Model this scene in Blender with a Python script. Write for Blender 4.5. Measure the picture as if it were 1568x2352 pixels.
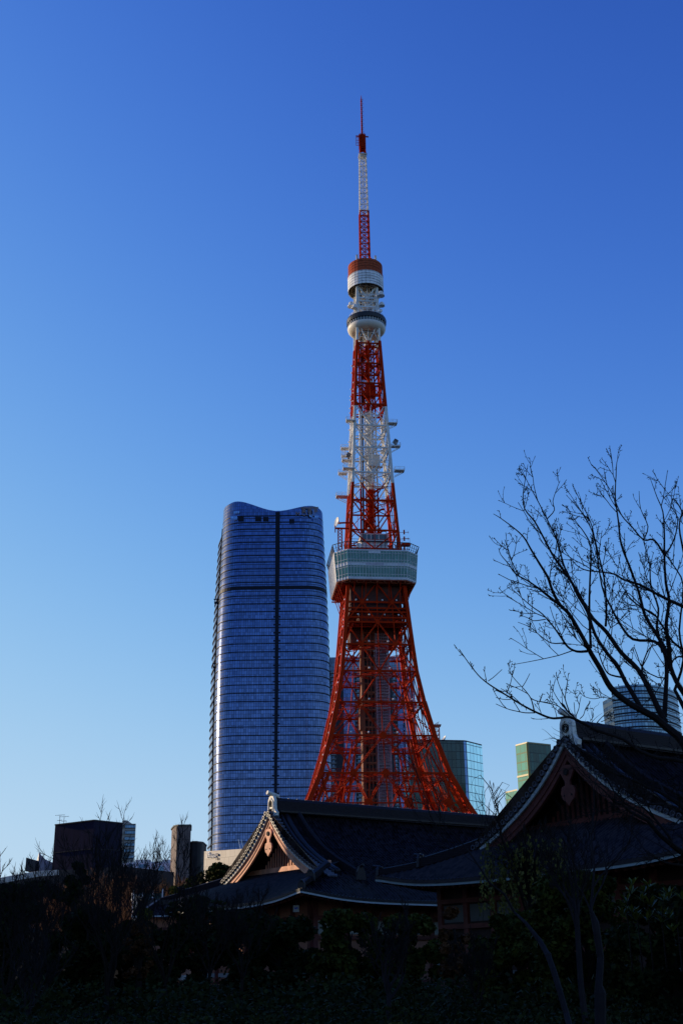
import bpy, random
from math import *
from mathutils import Vector, Matrix
import numpy as np
for o in list(bpy.data.objects): bpy.data.objects.remove(o)
SC = bpy.context.scene
COL = SC.collection
rnd = random.Random(7)

# ---------------------------------------------------------------- camera
F = 2700.0; PITCH = radians(21.3); ROLL = radians(0.76)
fw = np.array([0, cos(PITCH), sin(PITCH)]); R0 = np.array([1.0, 0, 0]); U0 = np.array([0, -sin(PITCH), cos(PITCH)])
RR = cos(ROLL)*R0 - sin(ROLL)*U0; UU = sin(ROLL)*R0 + cos(ROLL)*U0
EYE = np.array([0, 0, 1.6])
cam = bpy.data.cameras.new('camera'); camo = bpy.data.objects.new('camera', cam); COL.objects.link(camo)
m = Matrix(((RR[0], UU[0], -fw[0], 0), (RR[1], UU[1], -fw[1], 0), (RR[2], UU[2], -fw[2], 1.6), (0, 0, 0, 1)))
camo.matrix_world = m
cam.sensor_fit = 'VERTICAL'; cam.sensor_height = 36.0; cam.lens = F/2352*36
cam.clip_end = 20000; cam.clip_start = 0.1
SC.camera = camo

# ---------------------------------------------------------------- light
SUN_AZ = radians(-66); SUN_EL = radians(12)      # measured from +Y, clockwise
S = Vector((sin(SUN_AZ)*cos(SUN_EL), cos(SUN_AZ)*cos(SUN_EL), sin(SUN_EL)))
W = bpy.data.worlds.new('World'); SC.world = W; W.use_nodes = True
nt = W.node_tree; nt.nodes.clear()
sky = nt.nodes.new('ShaderNodeTexSky'); sky.sky_type = 'NISHITA'; sky.sun_disc = False
sky.sun_elevation = radians(13); sky.sun_rotation = SUN_AZ; sky.altitude = 0
sky.air_density = 1.0; sky.dust_density = 0.3; sky.ozone_density = 2.0
# the camera's film response: a per-channel contrast on the physical sky
bg = nt.nodes.new('ShaderNodeBackground'); bg.inputs['Strength'].default_value = 0.1
wo = nt.nodes.new('ShaderNodeOutputWorld')
sep = nt.nodes.new('ShaderNodeSeparateColor'); cmb = nt.nodes.new('ShaderNodeCombineColor')
nt.links.new(sky.outputs[0], sep.inputs[0])
for i, (g_, s_, k_) in enumerate(((2.3, .19768, .1104), (2.3, .15176, .11427), (2.9, .19768, .17561))):   # k x^g / (1 + s x^g)
    def mth(op, a, b):
        n_ = nt.nodes.new('ShaderNodeMath'); n_.operation = op
        for q_, x_ in enumerate((a, b)):
            if isinstance(x_, float): n_.inputs[q_].default_value = x_
            else: nt.links.new(x_, n_.inputs[q_])
        return n_.outputs[0]
    y_ = mth('POWER', sep.outputs[i], g_); d_ = mth('ADD', mth('MULTIPLY', y_, s_), 1.0)
    nt.links.new(mth('DIVIDE', mth('MULTIPLY', y_, k_*10), d_), cmb.inputs[i])
nt.links.new(cmb.outputs[0], bg.inputs['Color']); nt.links.new(bg.outputs[0], wo.inputs['Surface'])
sl = bpy.data.lights.new('sun', 'SUN'); sl.energy = 4.8; sl.angle = radians(0.5); sl.color = (1.0, 0.78, 0.52)
so = bpy.data.objects.new('sun', sl); COL.objects.link(so)
so.rotation_euler = (-S).to_track_quat('-Z', 'Y').to_euler()
SC.view_settings.view_transform = 'Standard'; SC.view_settings.look = 'None'
SC.view_settings.gamma = 1.0; SC.view_settings.exposure = 0.0
SC.cycles.max_bounces = 6; SC.cycles.transparent_max_bounces = 8

# ---------------------------------------------------------------- helpers
def ray(x, y): return fw + RR*(x-784)/F + UU*(1176-y)/F
def at(x, y, Y):
    v = ray(x, y); return Vector(EYE + v*Y/v[1])
def on_plane(x, y, n, d):          # n is a horizontal 2-vector: point of the pixel ray where n.p = d
    v = ray(x, y); t = (d - EYE[0]*n[0]-EYE[1]*n[1])/(v[0]*n[0]+v[1]*n[1]); return Vector(EYE+v*t)
def lerp(a, b, t): return a+(b-a)*t

class MB:
    def __init__(s): s.v = []; s.f = []; s.uv = None
    def add(s, vs, fs):
        n = len(s.v); s.v += [tuple(v) for v in vs]; s.f += [tuple(i+n for i in f) for f in fs]
    def box(s, c, size, rz=0.0, mat=None):
        c = Vector(c); hx, hy, hz = size[0]/2, size[1]/2, size[2]/2
        ca, sa = cos(rz), sin(rz)
        vs = []
        for z in (-hz, hz):
            for x, y in ((-hx, -hy), (hx, -hy), (hx, hy), (-hx, hy)):
                vs.append((c.x+x*ca-y*sa, c.y+x*sa+y*ca, c.z+z))
        s.add(vs, [(3, 2, 1, 0), (4, 5, 6, 7), (0, 1, 5, 4), (1, 2, 6, 5), (2, 3, 7, 6), (3, 0, 4, 7)])
    def obox(s, o, ax, ay, az):     # oriented box from corner o with three edge vectors
        o = Vector(o); ax = Vector(ax); ay = Vector(ay); az = Vector(az)
        vs = [o, o+ax, o+ax+ay, o+ay, o+az, o+ax+az, o+ax+ay+az, o+ay+az]
        s.add(vs, [(3, 2, 1, 0), (4, 5, 6, 7), (0, 1, 5, 4), (1, 2, 6, 5), (2, 3, 7, 6), (3, 0, 4, 7)])
    def bar(s, a, b, w, h=None, up=(0, 0, 1)):   # rectangular bar
        a = Vector(a); b = Vector(b); h = h or w; d = b-a
        if d.length < 1e-6: return
        d.normalize(); up = Vector(up)
        sd = d.cross(up)
        if sd.length < 1e-3: sd = d.cross(Vector((0, 1, 0)))
        sd.normalize(); u2 = sd.cross(d)
        vs = [p + sd*x*w/2 + u2*y*h/2 for p in (a, b) for x, y in ((-1, -1), (1, -1), (1, 1), (-1, 1))]
        s.add(vs, [(0, 1, 2, 3), (7, 6, 5, 4), (0, 4, 5, 1), (1, 5, 6, 2), (2, 6, 7, 3), (3, 7, 4, 0)])
    def tube(s, pts, rs, n=5, cap=True):
        pts = [Vector(p) for p in pts]
        if not hasattr(rs, '__len__'): rs = [rs]*len(pts)
        base = len(s.v); prev = None
        for i, p in enumerate(pts):
            d = (pts[min(i+1, len(pts)-1)]-pts[max(i-1, 0)])
            if d.length < 1e-9: d = Vector((0, 0, 1))
            d.normalize()
            if prev is None:
                prev = d.orthogonal().normalized()
            a = (prev - d*prev.dot(d))
            a = a.normalized() if a.length > 1e-6 else d.orthogonal().normalized()
            prev = a; b = d.cross(a)
            for k in range(n):
                t = 2*pi*k/n; q = p + (a*cos(t)+b*sin(t))*rs[i]
                s.v.append(tuple(q))
        for i in range(len(pts)-1):
            for k in range(n):
                k2 = (k+1) % n
                s.f.append((base+i*n+k, base+i*n+k2, base+(i+1)*n+k2, base+(i+1)*n+k))
        if cap:
            s.f.append(tuple(base+k for k in reversed(range(n))))
            s.f.append(tuple(base+(len(pts)-1)*n+k for k in range(n)))
    def lathe(s, c, prof, n=48, flip=False):      # prof: list (r,z), around vertical axis at c
        c = Vector(c); base = len(s.v)
        for r, z in prof:
            for k in range(n):
                t = 2*pi*k/n; s.v.append((c.x+r*cos(t), c.y+r*sin(t), c.z+z))
        for i in range(len(prof)-1):
            for k in range(n):
                k2 = (k+1) % n; q = (base+i*n+k, base+i*n+k2, base+(i+1)*n+k2, base+(i+1)*n+k)
                s.f.append(q if not flip else q[::-1])
    def sphere(s, c, r, n=10, sz=1.0):
        pr = [(max(1e-4, r*sin(pi*i/(n//2+1))), -r*sz*cos(pi*i/(n//2+1))) for i in range(n//2+2)]
        s.lathe(c, pr, n)
    def poly_prism(s, pts, off):                  # planar polygon extruded by vector off
        pts = [Vector(p) for p in pts]; off = Vector(off); n = len(pts)
        s.add(pts+[p+off for p in pts], [tuple(reversed(range(n))), tuple(range(n, 2*n))] + [(i, (i+1) % n, (i+1) % n+n, i+n) for i in range(n)])
    def grid(s, rows):
        n = len(rows[0]); base = len(s.v)
        for r in rows: s.v += [tuple(p) for p in r]
        for i in range(len(rows)-1):
            for j in range(n-1):
                s.f.append((base+i*n+j, base+i*n+j+1, base+(i+1)*n+j+1, base+(i+1)*n+j))
    def build(s, name, mat, parent=None, smooth=False, uvs=None):
        me = bpy.data.meshes.new(name)
        off = Vector((0, 0, 0))
        if parent is not None:
            off = origin(parent)
        vs = s.v if off.length == 0 else [(x-off.x, y-off.y, z-off.z) for x, y, z in s.v]
        me.from_pydata(vs, [], s.f)
        if mat: me.materials.append(mat)
        if smooth:
            me.polygons.foreach_set('use_smooth', [True]*len(me.polygons))
        if uvs is not None:
            l = me.uv_layers.new(name='UVMap')
            fl = [c for f in me.polygons for vi in f.vertices for c in uvs[vi]]
            l.data.foreach_set('uv', fl)
        me.update()
        o = bpy.data.objects.new(name, me); COL.objects.link(o)
        if parent is not None: o.parent = parent
        return o
def origin(o):
    p = Vector(o.location)
    while o.parent: o = o.parent; p += o.location
    return p
def tag(o, label=None, cat=None, group=None, kind=None):
    if label: o['label'] = label
    if cat: o['category'] = cat
    if group: o['group'] = group
    if kind: o['kind'] = kind
    return o
def thing(name, loc, label, cat, group=None):
    o = bpy.data.objects.new(name, None); COL.objects.link(o); o.location = loc; o.empty_display_size = 0.5
    return tag(o, label, cat, group)

# ---------------------------------------------------------------- materials
def nodes(name):
    m = bpy.data.materials.new(name); m.use_nodes = True
    return m, m.node_tree, m.node_tree.nodes['Principled BSDF']
def N(t, typ, **kw):
    n = t.nodes.new(typ)
    for k, v in kw.items():
        if k in n.inputs: n.inputs[k].default_value = v
        else: setattr(n, k, v)
    return n
def M(t, op, a, b=None, c=None):
    n = t.nodes.new('ShaderNodeMath'); n.operation = op
    for i, x in enumerate((a, b, c)):
        if x is None: continue
        if isinstance(x, (int, float)): n.inputs[i].default_value = x
        else: t.links.new(x, n.inputs[i])
    return n.outputs[0]
def mixc(t, fac, a, b):
    n = t.nodes.new('ShaderNodeMix'); n.data_type = 'RGBA'
    for k, x in ((0, fac), (6, a), (7, b)):
        if isinstance(x, (int, float)): n.inputs[k].default_value = x
        elif isinstance(x, tuple): n.inputs[k].default_value = (*x[:3], 1)
        else: t.links.new(x, n.inputs[k])
    return n.outputs[2]
def simple(name, col, rough=0.6, var=0.25, scale=1.0, metal=0.0, spec=0.2, bump=0.0, bscale=None, stretch=(1, 1, 1)):
    m, t, b = nodes(name)
    tc = N(t, 'ShaderNodeTexCoord'); mp = N(t, 'ShaderNodeMapping'); mp.inputs['Scale'].default_value = stretch
    t.links.new(tc.outputs['Object'], mp.inputs[0])
    nz = N(t, 'ShaderNodeTexNoise', Scale=scale, Detail=5.0, Roughness=0.6); t.links.new(mp.outputs[0], nz.inputs['Vector'])
    a = tuple(c*(1-var) for c in col); c2 = tuple(min(1, c*(1+var)) for c in col)
    mr = N(t, 'ShaderNodeMapRange'); mr.inputs[1].default_value = 0.3; mr.inputs[2].default_value = 0.7
    t.links.new(nz.outputs[0], mr.inputs[0])
    t.links.new(mixc(t, mr.outputs[0], a, c2), b.inputs['Base Color'])
    b.inputs['Roughness'].default_value = rough; b.inputs['Metallic'].default_value = metal
    b.inputs['Specular IOR Level'].default_value = spec
    if bump:
        bp = N(t, 'ShaderNodeBump', Strength=bump); nz2 = N(t, 'ShaderNodeTexNoise', Scale=bscale or scale*4, Detail=4.0)
        t.links.new(mp.outputs[0], nz2.inputs['Vector']); t.links.new(nz2.outputs[0], bp.inputs['Height']); t.links.new(bp.outputs[0], b.inputs['Normal'])
    return m
def facade(name, glass, frame, cw, chh, lw, lh, metal=0.9, rough=0.08, jitter=0.35, frough=0.5, tilt=0.02, sill=None, spand=0.0, spandcol=None, grad=None):
    """curtain wall on a UV map in metres: cells cw x chh with mullions lw wide and rails lh high; every pane a little different"""
    m, t, b = nodes(name)
    tc = N(t, 'ShaderNodeTexCoord'); sp = N(t, 'ShaderNodeSeparateXYZ'); t.links.new(tc.outputs['UV'], sp.inputs[0])
    u = M(t, 'DIVIDE', sp.outputs[0], cw); v = M(t, 'DIVIDE', sp.outputs[1], chh)
    fu = M(t, 'FRACT', u); fv = M(t, 'FRACT', v)
    mu = M(t, 'LESS_THAN', fu, lw/cw); mv = M(t, 'LESS_THAN', fv, lh/chh); fr = M(t, 'MAXIMUM', mu, mv)
    cb = N(t, 'ShaderNodeCombineXYZ'); t.links.new(M(t, 'FLOOR', u), cb.inputs[0]); t.links.new(M(t, 'FLOOR', v), cb.inputs[1])
    wn = N(t, 'ShaderNodeTexWhiteNoise'); t.links.new(cb.outputs[0], wn.inputs[0])
    lo = tuple(c*(1-jitter) for c in glass); hi = tuple(min(1, c*(1+jitter)) for c in glass)
    g = mixc(t, wn.outputs[0], lo, hi)
    nz = N(t, 'ShaderNodeTexNoise', Scale=0.02, Detail=3.0); t.links.new(tc.outputs['UV'], nz.inputs['Vector'])
    mr = N(t, 'ShaderNodeMapRange'); mr.inputs[1].default_value = .35; mr.inputs[2].default_value = .65; mr.inputs[3].default_value = 0.0; mr.inputs[4].default_value = 0.35
    t.links.new(nz.outputs[0], mr.inputs[0]); g = mixc(t, mr.outputs[0], g, tuple(c*.6 for c in glass))
    if spand:
        ms = M(t, 'LESS_THAN', fv, spand); g = mixc(t, ms, g, spandcol)
    t.links.new(mixc(t, fr, g, frame), b.inputs['Base Color'])
    t.links.new(M(t, 'MULTIPLY', M(t, 'SUBTRACT', 1.0, fr), metal), b.inputs['Metallic'])
    t.links.new(M(t, 'ADD', rough, M(t, 'MULTIPLY', fr, frough-rough)), b.inputs['Roughness'])
    # each pane tilts a hair
    ge = N(t, 'ShaderNodeNewGeometry'); vm = N(t, 'ShaderNodeVectorMath', operation='SUBTRACT'); vm.inputs[1].default_value = (.5, .5, .5)
    t.links.new(wn.outputs['Color'], vm.inputs[0])
    v2 = N(t, 'ShaderNodeVectorMath', operation='SCALE'); v2.inputs['Scale'].default_value = tilt; t.links.new(vm.outputs[0], v2.inputs[0])
    v3 = N(t, 'ShaderNodeVectorMath', operation='ADD'); t.links.new(ge.outputs['Normal'], v3.inputs[0]); t.links.new(v2.outputs[0], v3.inputs[1])
    v4 = N(t, 'ShaderNodeVectorMath', operation='NORMALIZE'); t.links.new(v3.outputs[0], v4.inputs[0]); t.links.new(v4.outputs[0], b.inputs['Normal'])
    return m
RED = (0.44, 0.025, 0.003); WHT = (0.72, 0.70, 0.66)
def banded(name, bands, red=RED, wht=WHT, rough=0.55):
    m, t, b = nodes(name)
    tc = N(t, 'ShaderNodeTexCoord'); sp = N(t, 'ShaderNodeSeparateXYZ'); t.links.new(tc.outputs['Object'], sp.inputs[0])
    f = None
    for lo, hi in bands:
        q = M(t, 'MULTIPLY', M(t, 'GREATER_THAN', sp.outputs[2], lo), M(t, 'LESS_THAN', sp.outputs[2], hi))
        f = q if f is None else M(t, 'MAXIMUM', f, q)
    nz = N(t, 'ShaderNodeTexNoise', Scale=0.35, Detail=6.0, Roughness=.65); t.links.new(tc.outputs['Object'], nz.inputs['Vector'])
    c = mixc(t, f, red, wht)
    h = N(t, 'ShaderNodeHueSaturation'); t.links.new(c, h.inputs['Color'])
    mr = N(t, 'ShaderNodeMapRange'); mr.inputs[1].default_value = .3; mr.inputs[2].default_value = .7; mr.inputs[3].default_value = .72; mr.inputs[4].default_value = 1.15
    t.links.new(nz.outputs[0], mr.inputs[0]); t.links.new(mr.outputs[0], h.inputs['Value'])
    t.links.new(h.outputs[0], b.inputs['Base Color']); b.inputs['Roughness'].default_value = rough; b.inputs['Specular IOR Level'].default_value = .03
    return m

# ================================================================ THE LATTICE TOWER
TX, TY, TZ = 10.7, 401.0, 13.4
TH = radians(6.3)
tower = thing('lattice_tower', (TX, TY, TZ), 'tall orange and white steel lattice tower with two observation decks and an antenna mast', 'tower')
def zt(py, dy=0.0):                 # tower height of a pixel row, dy = distance in front of the axis
    return at(860-0.0*py, py, TY-dy).z - TZ
def L(x, y, z):                     # tower-local metres to world
    return Vector((TX + x*cos(TH)-y*sin(TH), TY + x*sin(TH)+y*cos(TH), TZ+z))
MT = banded('painted_steel', [(153, 184.5), (213.4, 252)])
PROF = [(0, 44), (12, 38), (24, 31.5), (35.8, 25.5), (46.8, 20.7), (59.5, 17.0), (71, 14.5), (82, 12.6), (91.5, 11.7), (99.5, 11.0), (114, 9.8), (128, 8.8), (146, 7.7), (156, 7.1), (184, 5.8), (213, 4.4), (226, 4.1), (252, 3.7)]
def HW(z):
    for (a, wa), (b, wb) in zip(PROF, PROF[1:]):
        if z <= b: return wa+(wb-wa)*(z-a)/(b-a)
    return PROF[-1][1]
zs_low = [0, 12, 28, 46.8, 59.5, 71, 82, 91.5, 99.5, 106.8, 114]
zs_up = [127, 134.2, 146, 157.2, 167.4, 176.6, 185.6, 194.6, 203.3, 212.2, 222, 231, 238.5]
# four legs
for sx, sy in ((-1, -1), (1, -1), (1, 1), (-1, 1)):
    mb = MB()
    zz = [z for z, _ in PROF]
    for a, b in zip(zz, zz[1:]):
        t = 1.5 if a < 60 else (1.25 if a < 128 else (1.0 if a < 213 else .75))
        pa = L(sx*HW(a), sy*HW(a), a); pb = L(sx*HW(b), sy*HW(b), b)
        mb.bar(pa, pb+(pb-pa)*0.004, t, t, up=(sin(TH)*1.0, -cos(TH), 0))
        if b <= 214 and a >= 24:     # inner chord and lacing
            k = 2.6 if a < 60 else (1.9 if a < 120 else 1.5)
            ia = L(sx*(HW(a)-k), sy*HW(a), a); ib = L(sx*(HW(b)-k), sy*HW(b), b)
            ja = L(sx*HW(a), sy*(HW(a)-k), a); jb = L(sx*HW(b), sy*(HW(b)-k), b)
            mb.bar(ja, jb, .5*t, .5*t)
            if a < 46: mb.bar(ia, ib, .5*t, .5*t)
            nn = max(2, int((b-a)/2.2))
            for i in range(nn):
                u0, u1 = i/nn, (i+1)/nn
                mb.bar(lerp(pa, pb, u0), lerp(ja, jb, u1), .22)
                mb.bar(lerp(ja, jb, u0), lerp(pa, pb, u1), .22)
                if a < 46:
                    mb.bar(lerp(pa, pb, u0), lerp(ia, ib, u1), .22); mb.bar(lerp(ia, ib, u0), lerp(pa, pb, u1), .22)
    mb.build('leg', MT, tower)
# face bracing
def face_pt(fi, s, z, inset=0.0):
    w = HW(z); d = w-inset
    return [L(s*w, -d, z), L(d, s*w, z), L(-s*w, d, z), L(-d, -s*w, z)][fi]
def gusset(mb, fi, s, z, r):
    c = face_pt(fi, s, z, -0.1)
    e = (face_pt(fi, s+0.01, z, -0.1)-c).normalized(); up = Vector((0, 0, 1)); nrm = e.cross(up)
    pts = [c+e*r*cos(pi/8+k*pi/4)*1.0+up*r*sin(pi/8+k*pi/4) for k in range(8)]
    mb.poly_prism([p-nrm*.35 for p in pts], nrm*.7)
def lattice_bar(mb, a, b, d=0.9, t=0.28):           # light open girder: two chords and lacing
    a = Vector(a); b = Vector(b); up = Vector((0, 0, 1)); ax = (b-a).normalized()
    sd = ax.cross(up)
    sd = (sd.normalized() if sd.length > .05 else Vector((1, 0, 0)))
    o = sd.cross(ax).normalized()*d/2
    mb.bar(a+o, b+o, t, t); mb.bar(a-o, b-o, t, t)
    n = max(2, int((b-a).length/(d*1.3)))
    for i in range(n):
        p = lerp(a, b, i/n); q = lerp(a, b, (i+1)/n)
        s = 1 if i % 2 else -1
        mb.bar(p+o*s, q-o*s, t*.6)
for fi in range(4):
    mb = MB(); g = MB()
    T1 = .5
    # horizontals
    for z in zs_low[2:]:
        if z == 28: h = .9
        else: h = 0.85
        mb.bar(face_pt(fi, -1, z), face_pt(fi, 1, z), .5, .62)
        if z < 100:                 # walkway rail above each girder and lower chord behind
            mb.bar(face_pt(fi, -1, z+1.3), face_pt(fi, 1, z+1.3), .09)
            mb.bar(face_pt(fi, -1, z+.75), face_pt(fi, 1, z+.75), .06)
            nn = int(HW(z)*2/2.4)
            for i in range(nn+1):
                s = -1+2*i/nn; mb.bar(face_pt(fi, s, z), face_pt(fi, s, z+1.3), .08)
            if fi != 2: lattice_bar(mb, face_pt(fi, -1, z-.6, 2.6), face_pt(fi, 1, z-.6, 2.6), .8, .16)
            for i in range(9):
                s = -1+2*i/8; mb.bar(face_pt(fi, s, z), face_pt(fi, s+.12 if i % 2 else s-.12, z-.6, 2.6), .12)
    for z in (103.2, 104.6, 101.2): mb.bar(face_pt(fi, -1, z), face_pt(fi, 1, z), .5, .5)
    # diagonals: nodes alternate between middle and quarters
    lv = [(114, 'm'), (106.8, 'q'), (99.5, 'm'), (91.5, 'q'), (82, 'm'), (71, 'q'), (59.5, 'm'), (46.8, 'q')]
    for (za, ka), (zb, kb) in zip(lv, lv[1:]):
        A = [-1, 0, 1] if ka == 'm' else [-.5, .5]
        B = [-1, 0, 1] if kb == 'm' else [-.5, .5]
        for s in A:
            for q in B:
                if abs(s-q) < .6 :
                    w = T1 if zb < 95 else .5
                    (lattice_bar(mb, face_pt(fi, s, za), face_pt(fi, q, zb),   .5, .22) if zb < 60 else mb.bar(face_pt(fi, s, za), face_pt(fi, q, zb), w, w*.9))
        for s in (-.5, 0, .5): mb.bar(face_pt(fi, s, za), face_pt(fi, s, zb), .28)
    for z, k in lv:
        for s in ([0] if k == 'm' else [-.5, .5]): gusset(mb, fi, s, z, 1.25 if z < 60 else .85)
        if k == 'q' and z > 47:
            gusset(mb, fi, 0, z, .6)
    gusset(mb, fi, 0, 46.8, 1.3)
    # bottom panels: four crosses over 46.8-28, then arch below
    for za, zb in ((46.8, 28), (28, 12)):
        for i in range(4):
            s0, s1 = -1+.5*i, -.5+.5*i; sm = (s0+s1)/2; zm = (za+zb)/2-.5
            c = face_pt(fi, sm, zm)
            for s, z in ((s0, za), (s1, za), (s0, zb), (s1, zb)):
                lattice_bar(mb, face_pt(fi, s, z), c, .7, .26)
            gusset(mb, fi, sm, zm, 1.4)
            mb.bar(face_pt(fi, s0, za), face_pt(fi, s0, zb), .42)
            mb.bar(face_pt(fi, sm, zm), face_pt(fi, sm, zb), .35)
            mb.bar(face_pt(fi, sm, za), face_pt(fi, sm, zm), .25)
        mb.bar(face_pt(fi, -1, (za+zb)/2-.5), face_pt(fi, 1, (za+zb)/2-.5), .4)
        mb.bar(face_pt(fi, -1, zb+1.6), face_pt(fi, 1, zb+1.6), .3)
    # upper shaft: V bracing
    for z0, z1 in zip(zs_up, zs_up[1:]):
        t = .5 if z1 < 213 else .4
        mb.bar(face_pt(fi, -1, z1), face_pt(fi, 1, z1), .45, .55)
        mb.bar(face_pt(fi, -1, z1), face_pt(fi, 0, z0), t, t*.8); mb.bar(face_pt(fi, 1, z1), face_pt(fi, 0, z0), t, t*.8)
        mb.bar(face_pt(fi, 0, z0), face_pt(fi, 0, z1), .22)
        zm = (z0+z1)/2
        mb.bar(face_pt(fi, -1, z0+.5), face_pt(fi, -.5, zm), .2); mb.bar(face_pt(fi, 1, z0+.5), face_pt(fi, .5, zm), .2)
        mb.bar(face_pt(fi, -.5, zm), face_pt(fi, -.5, z1), .15); mb.bar(face_pt(fi, .5, zm), face_pt(fi, .5, z1), .15)
        mb.bar(face_pt(fi, -1, zm), face_pt(fi, 1, zm), .14)
    mb.bar(face_pt(fi, -1, 127), face_pt(fi, 1, 127), .45, .55)
    mb.build('face_bracing', MT, tower)
# horizontal bracing decks inside the legs
mb = MB()
for z in zs_low[2:8]:
    w = HW(z)
    for a, b in (((-1, -1), (1, 1)), ((1, -1), (-1, 1)), ((-1, 0), (0, 1)), ((0, 1), (1, 0)), ((1, 0), (0, -1)), ((0, -1), (-1, 0))):
        lattice_bar(mb, L(a[0]*w, a[1]*w, z-.2), L(b[0]*w, b[1]*w, z-.2), .5, .15)
    if z < 60:
        for sx in (-.42, .42):
            lattice_bar(mb, L(sx*w, -w, z-.4), L(sx*w, w, z-.4), .7, .16); lattice_bar(mb, L(-w, sx*w, z-.4), L(w, sx*w, z-.4), .7, .16)
for z in zs_up:
    w = HW(z); mb.bar(L(-w, -w, z), L(w, w, z), .25); mb.bar(L(w, -w, z), L(-w, w, z), .25)
mb.build('floor_bracing', MT, tower)
# inner raking posts of the base
mb = MB()
for sx in (-1, 1):
    for sy in (-1, 1):
        a = L(sx*9.2, sy*9.2, 59); b = L(sx*15.5, sy*15.5, 26)
        for ox, oy in ((0, 0), (1.4, 0), (0, 1.4), (1.4, 1.4)):
            mb.bar(a+Vector((ox, oy, 0)), b+Vector((ox, oy, 0)), .35)
        for i in range(14):
            p = lerp(a, b, i/14); q = lerp(a, b, (i+1)/14)
            mb.bar(p, q+Vector((1.4, 0, 0)), .2); mb.bar(p+Vector((1.4, 0, 0)), q, .2)
mb.build('raking_post', MT, tower)
# lift shaft, stair shaft
M_BROWN = simple('weathered_brown_cladding', (0.20, 0.075, 0.035), .6, .45, .8, stretch=(1, 1, .1))
M_STEEL = simple('grey_mesh_steel', (0.36, 0.33, 0.37), .5, .3, .6)
M_DARK = simple('dark_steel', (0.045, 0.03, 0.03), .5, .4, 1.0)
M_DBROWN = simple('dark_maroon_panels', (0.085, 0.028, 0.022), .6, .35, .5)
mb = MB()
mb.obox(L(-4.9, -2.6, 0), L(.8, 0, 0)-L(0, 0, 0), L(0, 5.2, 0)-L(0, 0, 0), (0, 0, 99))
mb.obox(L(-4.1, 2.0, 0), L(4.0, 0, 0)-L(0, 0, 0), L(0, .6, 0)-L(0, 0, 0), (0, 0, 99))
mb.obox(L(-4.9, -3.6, 64), L(-.9, 0, 0)-L(0, 0, 0), L(0, 3.2, 0)-L(0, 0, 0), (0, 0, 7.5))
for z in range(2, 99, 3):
    mb.bar(L(-4.3, -2.5, z), L(-.2, -2.5, z), .22, .4); mb.bar(L(-4.3, -.3, z), L(-.2, -.3, z), .2, .9)
for x in (-4.0, -2.7, -1.6, -.2): mb.bar(L(x, -2.5, 0), L(x, -2.5, 99), .28)
for z in range(4, 96, 9): mb.obox(L(-2.4, -2.55, z), L(1.0, 0, 0)-L(0, 0, 0), L(0, .8, 0)-L(0, 0, 0), (0, 0, 1.3))
shaft = mb.build('lift_shaft', M_BROWN, tower)
mb = MB(); mb.obox(L(-4.0, -.2, 0), L(3.9, 0, 0)-L(0, 0, 0), L(0, 2.0, 0)-L(0, 0, 0), (0, 0, 99)); mb.build('lift_core', M_DARK, tower)
mb = MB()
for x in np.linspace(.35, 4.7, 8): mb.bar(L(x, -2.4, 0), L(x, -2.4, 98), .1)
for y in (-1.2, 0, 1.2, 2.4): mb.bar(L(4.7, y, 0), L(4.7, y, 98), .14); mb.bar(L(.35, y, 0), L(.35, y, 98), .14)
for x in (.35, 4.7): mb.bar(L(x, -2.4, 0), L(x, -2.4, 98), .3)
for z in np.arange(1, 98, 1.05):
    mb.bar(L(.35, -2.42, z), L(4.7, -2.42, z), .12)
    if int(z*3) % 2: mb.bar(L(.5, -2, z), L(4.6, 2.2, z+1), .5, .12)
    mb.obox(L(.6, -2.1, z), L(3.9, 0, 0)-L(0, 0, 0), L(0, 1.9, 0)-L(0, 0, 0), (0, 0, .12))
mb.obox(L(.5, 1.5, 0), L(4.1, 0, 0)-L(0, 0, 0), L(0, .5, 0)-L(0, 0, 0), (0, 0, 98))
mb.build('stair_shaft', M_STEEL, tower)
# machine storeys under the main deck
mb = MB()
mb.obox(L(-8.9, -8.9, 104.5), L(17.8, 0, 0)-L(0, 0, 0), L(0, 17.8, 0)-L(0, 0, 0), (0, 0, 9.2))
mb.obox(L(-9.6, -9.6, 99.8), L(19.2, 0, 0)-L(0, 0, 0), L(0, 19.2, 0)-L(0, 0, 0), (0, 0, .5))
mb.obox(L(-8.4, -2, 94.5), L(16.8, 0, 0)-L(0, 0, 0), L(0, 10, 0)-L(0, 0, 0), (0, 0, 5))
mb.obox(L(-6, -7.6, 100.5), L(12, 0, 0)-L(0, 0, 0), L(0, 14, 0)-L(0, 0, 0), (0, 0, 4))
mb.build('machine_storey', M_DBROWN, tower)
mb = MB()
for i in range(11):
    x = -9+1.8*i
    mb.bar(L(x, -10.2, 99.5), L(x, -10.2, 105), .12)
for z in (101.6, 102.1, 103.6): mb.bar(L(-10.4, -10.35, z), L(10.4, -10.35, z), .12)
mb.build('service_gallery', MT, tower)

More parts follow.
